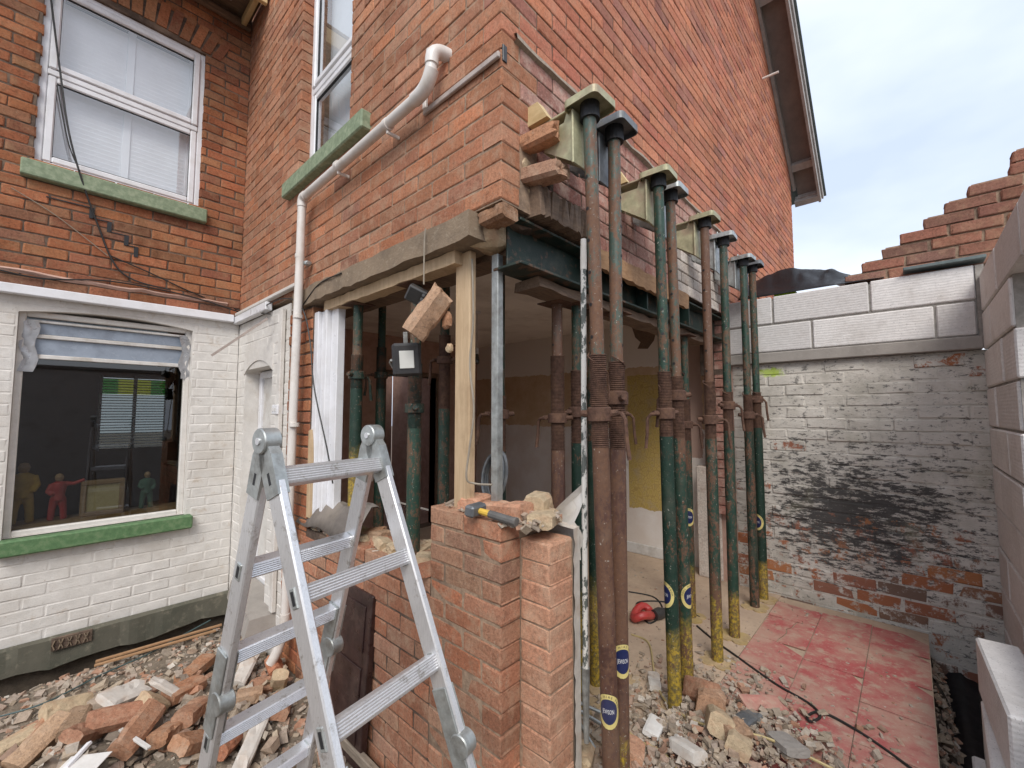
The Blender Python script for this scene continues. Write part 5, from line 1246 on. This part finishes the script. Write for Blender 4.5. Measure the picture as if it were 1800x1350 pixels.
# ------------------------------------------------------------------ things hanging in the opening
fl = empty('floodlight', tuple(at(715,630,0,-.05)), 'black work floodlight hanging under the lintel', 'floodlight')
c = at(715,632,0,-.05); dC = (CAM - c); dC.z = 0; dC.normalize(); zf = (dC + Vector((0,0,-.12))).normalized(); xf = Vector((0,0,1)).cross(zf).normalized(); yf = zf.cross(xf); F = fr(c, xf, yf, zf) @ Matrix.Rotation(R(4),4,'Z')
MB().bbox((-.064,-.075,-.03),(.064,.075,.012),.012,F).build('body', M['black_plastic'], fl)
mb = MB(); frame_rect(mb, F @ Matrix.Rotation(R(90),4,'X') @ Matrix.Identity(4), -.062, .062, -.072, .072, .024, -.012, -.022, .004); mb.build('bezel', M['black_plastic'], fl)
MB().bbox((-.032,-.040,.0125),(.032,.040,.016),.002,F).build('lens', M['lamp_face'], fl)
MB().bbox((-.010,.072,-.012),(.010,.125,-.004),.002,F).build('strap', M['zinc'], fl)
mb = MB(); mb.tube([F @ Vector((-.068,0,-.01)), F @ Vector((-.075,-.01,-.03)), F @ Vector((-.06,-.04,-.05))], .006, 8); mb.build('swivel', M['zinc'], fl)
jb = empty('driver_box', tuple(at(735,518,0,-.05)), 'black cable junction box hanging beside the broken brick', 'junction box')
c = at(735,520,0,-.06); F = fr(c, xf, yf, zf) @ Matrix.Rotation(R(-24),4,'Z') @ Matrix.Rotation(R(20),4,'X')
MB().bbox((-.05,-.035,-.03),(.035,.035,.03),.006,F).build('body', M['black_plastic'], jb)
MB().bbox((-.044,-.029,.0295),(.012,.029,.033),.002,F).build('lid', M['cable'], jb)
for k in range(3): MB().tube([F @ Vector((.02,-.02+.02*k,.029)), F @ Vector((.02,-.02+.02*k,.034))], .007, 8).build('socket', M['zinc_grey'], jb)
c = at(752,552,0,-.03); o = brick_obj('loose_brick', c, (.225,.105,.08), 'brick_loose', (0,0,0), 78, 'tan broken brick dangling beside the floodlight'); o.matrix_world = fr(c, xf, yf, zf) @ Matrix.Rotation(R(56),4,'Z') @ Matrix.Rotation(R(28),4,'X')
cable('hanging_cable', [at(748,402,0,-.05), at(746,430,0,-.055), at(745,500,0,-.06)], .0035, 'cable_grey', 'grey cable hanging over the lintel edge')
cable('hanging_cable', [at(830,455,0,.05), at(832,560,0,.05), at(826,640,0,.05), at(833,720,0,.04), at(825,790,0,.03), at(820,840,0,.02), at(835,850,0,.05), at(865,852,0,.08)], .0045, 'cable_grey', 'grey cable running down beside the cream timber post')
o = chunk('mortar_lump', at(786,563,0,.05), (.02,.03,.05), 'brick_loose', 'broken orange brick scrap stuck to the timber post, upper', 'brick scrap', seed=13); 
chunk('mortar_lump', at(790,612,0,.05), (.015,.02,.025), 'mortar_lump', 'small tan scrap stuck to the timber post, lower', 'brick scrap', seed=14)
chunk('mortar_lump', (.12,.18,2.03), (.10,.10,.07), 'mortar_lump', 'broken masonry lump at the end of the concrete lintel', 'masonry', seed=15)
chunk('mortar_lump', (.20,.10,2.10), (.10,.08,.06), 'mortar_dark', 'dark masonry lump under the corner bricks', 'masonry', seed=16)
# sheet of lead lying along the low wall top
mb = MB(); vs = []
for i in range(15):
    for j in range(6):
        t, s = i/14, j/5; y = 1.05 + .78*t; vs.append((-.02 + .16*s + .01*math.sin(i*1.1), y + .015*math.sin(j*3+i), .60 + .17*math.sin(s*2.2)*(1-.25*t) + .012*math.sin(i*.9) - .03*t))
mb.add(vs, [(i*6+j,i*6+j+1,(i+1)*6+j+1,(i+1)*6+j) for i in range(14) for j in range(5)])
o = mb.build('lead_sheet', plain_mat('lead', (.15,.13,.115), .6, .25, 14, (.26,.22,.18), .6, bump=.3), smooth=True); o.modifiers.new('thick','SOLIDIFY').thickness = .004; tag(o, 'bent grey brown sheet lying on the low wall', 'sheet')
# coiled hose in the room
hs = empty('coiled_hose', (.30,.42,.86), 'grey coiled hose behind the timber post', 'hose')
for k in range(3):
    pts = [Vector((.34 + .02*k + .02*math.sin(a), .40 + .055*math.cos(a)*(1+.1*k), .97 + .10*math.sin(a)*(1 + .08*k))) for a in [i*2*math.pi/20 for i in range(21)]]
    MB().tube(pts, .009, 8, caps=False).build('coil', M['zinc_grey'], hs, smooth=True)

# ------------------------------------------------------------------ rubble
def shard(q, sx, sy, sz):
    """small angular fragment: jittered 8-corner hull with two cut corners (12 tris)"""
    vs = []
    for a in (-1,1):
        for b in (-1,1):
            for c in (-1,1):
                k = q.uniform(.55,1.0); vs.append((a*sx*q.uniform(.5,1), b*sy*q.uniform(.5,1), c*sz*k))
    return np.array(vs), [(0,1,3,2),(4,6,7,5),(0,4,5,1),(2,3,7,6),(0,2,6,4),(1,5,7,3)]
def scatter(name, n, gen, mat, label, seed, flat=.35, parent=None):
    q = random.Random(seed); V = []; Fc = []; off = 0
    for i in range(n):
        x, y, z, s = gen(q); v, f = shard(q, s*q.uniform(.6,1.2), s*q.uniform(.4,.9), s*q.uniform(.2,.6))
        Rm = np.array(Matrix.Rotation(q.uniform(0,6.28),3,'Z') @ Matrix.Rotation(q.gauss(0,flat),3,'X') @ Matrix.Rotation(q.gauss(0,flat),3,'Y'))
        V.append(v @ Rm.T + np.array((x, y, z + s*.15))); Fc += [tuple(j + off for j in t) for t in f]; off += 8
    mb = MB(); mb.add(np.concatenate(V).tolist(), Fc); o = mb.build(name, M[mat], parent); o['kind'] = 'stuff'
    if label: tag(o, label)
    return o
def gen_yard(q):
    x, y = q.uniform(-2.3,-.02), q.uniform(.6,3.2); s = q.choice([.004,.006,.006,.009,.009,.012,.012,.017,.023,.03])*q.uniform(.8,1.3)
    return x, y, yard_z(x, y), s
scatter('rubble', 9000, gen_yard, 'rubble', 'gravelly rubble of stone and mortar chips covering the yard', 1)
def gen_big(q):
    while True:
        x, y = q.gauss(-.75,.5), q.gauss(1.7,.45)
        if x < -.06 and y < 2.7: break
    s = q.uniform(.025,.048); return x, y, yard_z(x, y) + q.uniform(0,.05), s
scatter('debris', 260, gen_big, 'rubble', 'larger broken brick and mortar debris heaped in the yard', 2, .6)
# floor rubble by the feet of the front props
def floor_r(x, y): return max(0.0, .11*math.exp(-(((x-.75)/.47)**2 + ((y+.56)/.37)**2)))
def gen_floor(q):
    while True:
        x, y = q.gauss(.75,.40), q.gauss(-.45,.29)
        if .05 < x < 1.64 and -1.12 < y < .12 and not (x > 1.2 and y < -.54 and q.random() < .7) and not (x < .32 and y > -.16): break
    s = q.choice([.003,.004,.005,.006,.008,.008,.012,.018,.024]); return x, y, FL + floor_r(x, y)*q.uniform(.5,1), s
scatter('rubble', 5000, gen_floor, 'rubble', 'plaster and brick rubble heaped on the floor by the rusty props', 3)
def gen_thin(q):
    x, y = q.uniform(.45,2.7), q.uniform(-1.1,1.6); return x, y, FL + .001, q.choice([.003,.004,.005,.007,.010])
scatter('grit', 1100, gen_thin, 'rubble', 'fine grit scattered over the dusty floor', 4, .1)
def gen_tr(q):
    x = q.uniform(.3,2.78); t = q.random()*.5; y = -1.155 - .20*t; return x, y, -.29 - .46*t, q.choice([.008,.012,.018,.025])
scatter('rubble', 700, gen_tr, 'rubble', 'stones and earth crumbs on the trench side', 5, .6)
def gen_low(q):
    y = q.uniform(.43,1.78); return q.uniform(.02,.2), y, .555, q.choice([.006,.009,.012,.016,.022])
scatter('rubble', 900, gen_low, 'rubble', 'mortar crumbs along the top of the low wall', 6)
def gen_pier(q): return q.uniform(.01,.25), q.uniform(-.12,.40), (.862 if q.random() < .8 else .88), q.choice([.003,.005,.007,.010,.014,.02])
scatter('rubble', 700, gen_pier, 'rubble', 'mortar crumbs on top of the corner pier', 7)
# loose bricks of the yard heap, placed one by one
LB = [ # px, py, z above ground, size, rotation, material, broken, label
 (343,1190,.05,(.225,.105,.068),(0,0,.75),'brick_loose',0,'whole orange brick lying on the plank behind the ladder leg'),
 (322,1245,.06,(.19,.105,.07),(.1,.1,.5),'brick_loose',1,'flat orange brick half under the ladder leg, above another'),
 (335,1290,.07,(.19,.11,.075),(-.1,.2,.9),'brick_loose',1,'red orange brick half beside the lower ladder leg'),
 (118,1262,.10,(.20,.11,.075),(.5,.25,.3),'mortar_lump',1,'tan brick half tilted on top of the heap'),
 (78,1290,.06,(.17,.10,.07),(.3,-.5,1.2),'brick_loose',1,'tan faced brick standing on edge in the heap'),
 (22,1312,.05,(.20,.12,.08),(.1,.1,.2),'mortar_lump',1,'rounded tan brick at the near end of the heap'),
 (70,1330,.07,(.24,.105,.07),(.1,-.1,.9),'brick_loose',0,'long dusty orange brick at the front of the heap'),
 (266,1285,.08,(.15,.10,.07),(.4,.5,.3),'mortar_lump',1,'mortar crusted brick half beside the pink plaster scrap'),
 (205,1318,.09,(.24,.10,.07),(.6,0,.2),'brick_pier',0,'dark red brick lying on edge in the heap'),
 (240,1340,.11,(.23,.105,.07),(.5,.05,.55),'brick_loose',0,'red painted brick face at the front of the heap'),
 (290,1328,.07,(.13,.10,.07),(.1,.3,1.2),'brick_loose',1,'small cracked orange brick half near the ladder foot'),
 (335,1336,.06,(.16,.11,.07),(.2,.2,.2),'brick_loose',1,'rough orange brick half touching the ladder foot'),
 (398,1328,.05,(.16,.10,.07),(.4,.2,1.3),'brick_pier',1,'dark red brick half between the ladder legs'),
 (483,1190,.06,(.16,.10,.07),(1.1,.2,1.0),'brick_pier',1,'red broken brick standing behind the middle rung'),
 (458,1222,.04,(.11,.09,.07),(.3,.2,.4),'brick_pier',1,'dull red brick scrap under the middle rung'),
 (490,1215,.05,(.14,.09,.07),(.3,.7,.9),'mortar_lump',1,'tan brick scrap leaning behind the front stile'),
 (437,1245,.04,(.12,.09,.07),(.1,.2,.2),'brick_loose',1,'orange brick scrap in front of the white plaster slab'),
 (490,1262,.05,(.15,.10,.07),(.2,.3,.6),'brick_pier',1,'brown brick half below the third back rung'),
 (160,1245,.05,(.18,.10,.06),(.1,-.1,.3),'rubble',1,'flat pale stone slab behind the heap'),
 (215,1268,.09,(.20,.13,.04),(.35,.2,.6),'plaster_white',1,'white plaster faced brick in the middle of the heap'),
 (285,1265,.11,(.15,.05,.025),(.2,.7,-.5),'plaster_white',1,'narrow white plaster scrap sticking out of the heap'),
 (432,1195,.05,(.27,.085,.05),(.3,-.2,.95),'plaster_white',1,'long white plaster slab lying behind the ladder rung'),
 (440,1325,.06,(.30,.07,.04),(.2,-.15,.95),'plaster_white',1,'long white plaster strip under the lowest back rung'),
 (440,1155,.03,(.08,.07,.06),(.1,.1,.3),'brick_loose',1,'small orange brick scrap near the doorstep'),
 (130,1305,.08,(.17,.09,.06),(.3,.2,2.0),'brick_loose',1,'pinkish brick scrap wedged in the heap'),
 (150,1340,.08,(.20,.10,.06),(.2,.4,.1),'brick_pier',1,'dusty red brick half at the very front of the heap'),
 (370,1270,.03,(.10,.08,.06),(.1,.3,.7),'mortar_lump',1,'small tan lump beside the ladder joint'),
]
for i, (px, py, dz, size, rot, mat, br, lab) in enumerate(LB):
    c = at(px, py, 2, -.38); zz = yard_z(c.x, c.y)
    rot = rot if i < 4 or 'plaster' in mat else (rot[0] + .25*math.sin(i*2.3), rot[1] + .3*math.cos(i*1.7), rot[2] + .9*math.sin(i*3.1))
    brick_obj('loose_brick' if 'plaster' not in mat and mat != 'rubble' else ('plaster_scrap' if 'plaster' in mat else 'stone_slab'), (c.x, c.y, zz + dz), size, mat, rot, 900+i, lab, 'brick' if 'plaster' not in mat and mat != 'rubble' else ('plaster' if 'plaster' in mat else 'stone'), 'broken masonry heaped in the yard', broken=bool(br))
FBk = [(1250,1250,.04,(.16,.12,.10),(.2,.2,.3),'brick_loose','rough red orange brick lump on the floor rubble'),
 (1235,1225,.05,(.13,.11,.10),(.4,.3,1.2),'brick_pier','dark brown brick lump behind the red orange one'),
 (1265,1295,.05,(.17,.10,.09),(.3,.4,.4),'mortar_lump','mortar crusted lump in the middle of the floor rubble'),
 (1290,1312,.05,(.12,.08,.07),(.3,.2,-.5),'brick_loose','red brick scrap in front of the mortar crusted lump'),
 (1310,1285,.03,(.17,.07,.02),(.0,.1,-.2),'zinc_grey','dark grey tile offcut lying in the floor rubble'),
 (1340,1245,.03,(.20,.08,.012),(.3,.1,-.7),'red_tile','lifted red tile fragment at the edge of the rubble'),
 (1300,1340,.05,(.10,.09,.07),(.3,.3,.2),'mortar_lump','yellowish mortar lump at the front of the floor rubble'),
 (1385,1330,.04,(.13,.10,.035),(.1,.2,.8),'concrete','pale concrete slab scrap in the floor rubble'),
 (1200,1330,.03,(.09,.07,.03),(.1,.3,.3),'plaster_white','white tile scrap in front of the third prop'),
 (1210,1345,.04,(.12,.08,.05),(.3,.2,1.2),'plaster_white','white plaster lump at the bottom of the floor rubble'),
 (1150,1290,.02,(.14,.07,.02),(.1,.1,.2),'paper_white','torn white plasterboard scrap near the rusty props'),
 (1150,1200,.02,(.14,.06,.03),(.05,.05,.5),'plaster_white','white plaster strip lying behind the third prop'),
 (1020,1335,.03,(.13,.10,.07),(.1,.1,.4),'mortar_lump','yellow sandstone block at the foot of the pier'),
 (1110,1330,.03,(.12,.10,.05),(.2,.1,.4),'brick_stub','pink brick scrap at the foot of the second rusty prop')]
for i, (px, py, dz, size, rot, mat, lab) in enumerate(FBk):
    c = at(px, py, 2, FL + dz); brick_obj('masonry_scrap', (c.x, c.y, FL + floor_r(c.x, c.y)*.6 + dz), size, mat, rot, 1300+i, lab, 'scrap', 'scraps lying in the floor rubble')
# laths, plank and strips in the yard
def stick(name, p0, p1, w, h, mat, label, cat='timber', roll=0):
    p0, p1 = Vector(p0), Vector(p1); d = (p1-p0).normalized(); s = d.cross(Vector((0,0,1))).normalized(); u = s.cross(d)
    F = fr(p0, d, s, u) @ Matrix.Rotation(roll,4,'X'); mb = MB(); mb.bbox((0,-w/2,-h/2),((p1-p0).length,w/2,h/2),min(w,h)*.15,F); return tag(mb.build(name, M[mat]), label, cat)
g = lambda px, py, z: at(px, py, 2, z)
stick('lath', g(168,1163,-.40), g(390,1098,-.36), .022, .014, 'wood_lath', 'upper of two thin brown laths by the plinth'); stick('lath', g(166,1170,-.41), g(380,1108,-.37), .022, .014, 'wood_lath', 'lower of two thin brown laths by the plinth')
stick('plank', g(200,1228,-.40), g(378,1162,-.37), .075, .016, 'wood_grey', 'flat brown plank lying in the yard rubble', roll=.15)
stick('plastic_strip', g(115,1352,-.22), g(158,1305,-.20), .022, .014, 'upvc', 'white plastic trim strip on the brick heap', 'plastic strip', .4)
stick('plastic_strip', g(212,1282,-.22), g(262,1315,-.23), .018, .010, 'upvc_dirty', 'thin dirty white strip across the brick heap', 'plastic strip')
stick('plastic_strip', g(395,1225,-.36), g(425,1290,-.38), .018, .008, 'upvc', 'thin white strip standing between the ladder legs', 'plastic strip')
stick('plastic_sheet_scrap', g(105,1350,-.22), g(180,1340,-.22), .12, .004, 'paper_white', 'white plastic sheet scrap at the front of the heap', 'scrap')
stick('kerb_plank', (-.06,1.05,-.36), (-.05,.30,-.36), .03, .05, 'wood_grey', 'timber strip at the foot of the low wall')
cable('yard_cable', [g(-10,1262,-.42), g(80,1235,-.41), g(180,1185,-.42), g(260,1150,-.42), g(300,1128,-.43), g(370,1090,-.40)], .005, 'cable_teal', 'dark green cable lying across the yard rubble')
# brown door panel leaning on the low wall
bd = empty('door_panel', (-.05,1.0,-.40), 'dark brown glossy door panel leaning on the low wall', 'door panel')
F = fr(Vector((-.035,.865,-.43)), Vector((0,1,0)), Vector((-1,0,0)), Vector((0,0,1))) @ Matrix.Rotation(R(4),4,'X')
MB().bbox((0,.0,0),(.36,.035,.80),.004,F).build('board', M['door_brown'], bd)
MB().bbox((.05,.0355,.10),(.31,.041,.45),.003,F).build('lower_panel', M['door_brown'], bd); MB().bbox((.05,.0355,.52),(.31,.041,.74),.003,F).build('upper_panel', M['door_brown'], bd)
# ------------------------------------------------------------------ things on the floor
g = lambda px, py, z: at(px, py, 2, FL + z)
cable('floor_cable', [g(1225,1100,.006), g(1255,1125,.006), g(1290,1150,.006), g(1360,1200,.006), g(1420,1235,.008), g(1442,1258,.01), g(1425,1268,.012), g(1420,1258,.014), g(1445,1252,.01), g(1500,1280,.008), g(1560,1320,.006), g(1640,1380,.006)], .006, 'cable', 'black cable looping across the red floor')
cable('floor_cable', [g(1110,1115,.005), g(1140,1130,.005), g(1150,1180,.006), g(1165,1225,.03), g(1205,1260,.05), g(1260,1280,.10), g(1340,1295,.10), g(1420,1330,.08), g(1520,1380,.06)], .0055, 'cable_yellow', 'yellow cable trailing over the floor rubble')
cable('floor_cable', [g(1090,1270,.04), g(1120,1300,.04), g(1160,1320,.05), g(1190,1350,.05)], .0055, 'cable_yellow', 'short yellow cable in front of the rusty props')
cable('floor_cable', [g(1105,1040,.004), g(1150,1050,.004), g(1165,1075,.004), g(1140,1095,.006), g(1120,1060,.004), g(1180,1060,.004), g(1230,1085,.004)], .006, 'cable', 'dark cable coiled on the floor inside the room')
rt_ = empty('power_tool', tuple(g(1132,1090,0)), 'red and black power tool lying on the floor', 'power tool')
c = g(1130,1090,.0)
mb = MB(); ringp = [c + Vector((.075*math.cos(a)*1.2, .05*math.sin(a), .045 + .018*math.sin(2*a))) for a in [i*2*math.pi/16 for i in range(17)]]
mb.tube(ringp, .026, 10, caps=False); mb.build('handle', M['red_plastic'], rt_, smooth=True)
MB().tube([c + Vector((.05,-.06,.035)), c + Vector((.10,-.075,.035)), c + Vector((.15,-.09,.03)), c + Vector((.21,-.10,.03))], [.035,.04,.03,.012], 12).build('motor_body', M['black_plastic'], rt_, smooth=True)
# scaffold couplings and conduit offcuts leaning at the pier foot
cf = empty('metal_conduit', (.30,-.10,0), 'bundle foot of thin grey metal conduit at the pier end', 'conduit')
MB().tube([g(1015,1215,.12), g(1012,1290,.02)], .012, 10).build('upright_tube', M['zinc'], cf, smooth=True)
for a, b in (((1018,1235),(1085,1265)),((1020,1250),(1085,1290)),((1018,1270),(1045,1315))):
    MB().tube([g(a[0],a[1],.10), g(b[0],b[1],.02)], .008, 8).build('tube', M['zinc'], cf, smooth=True)
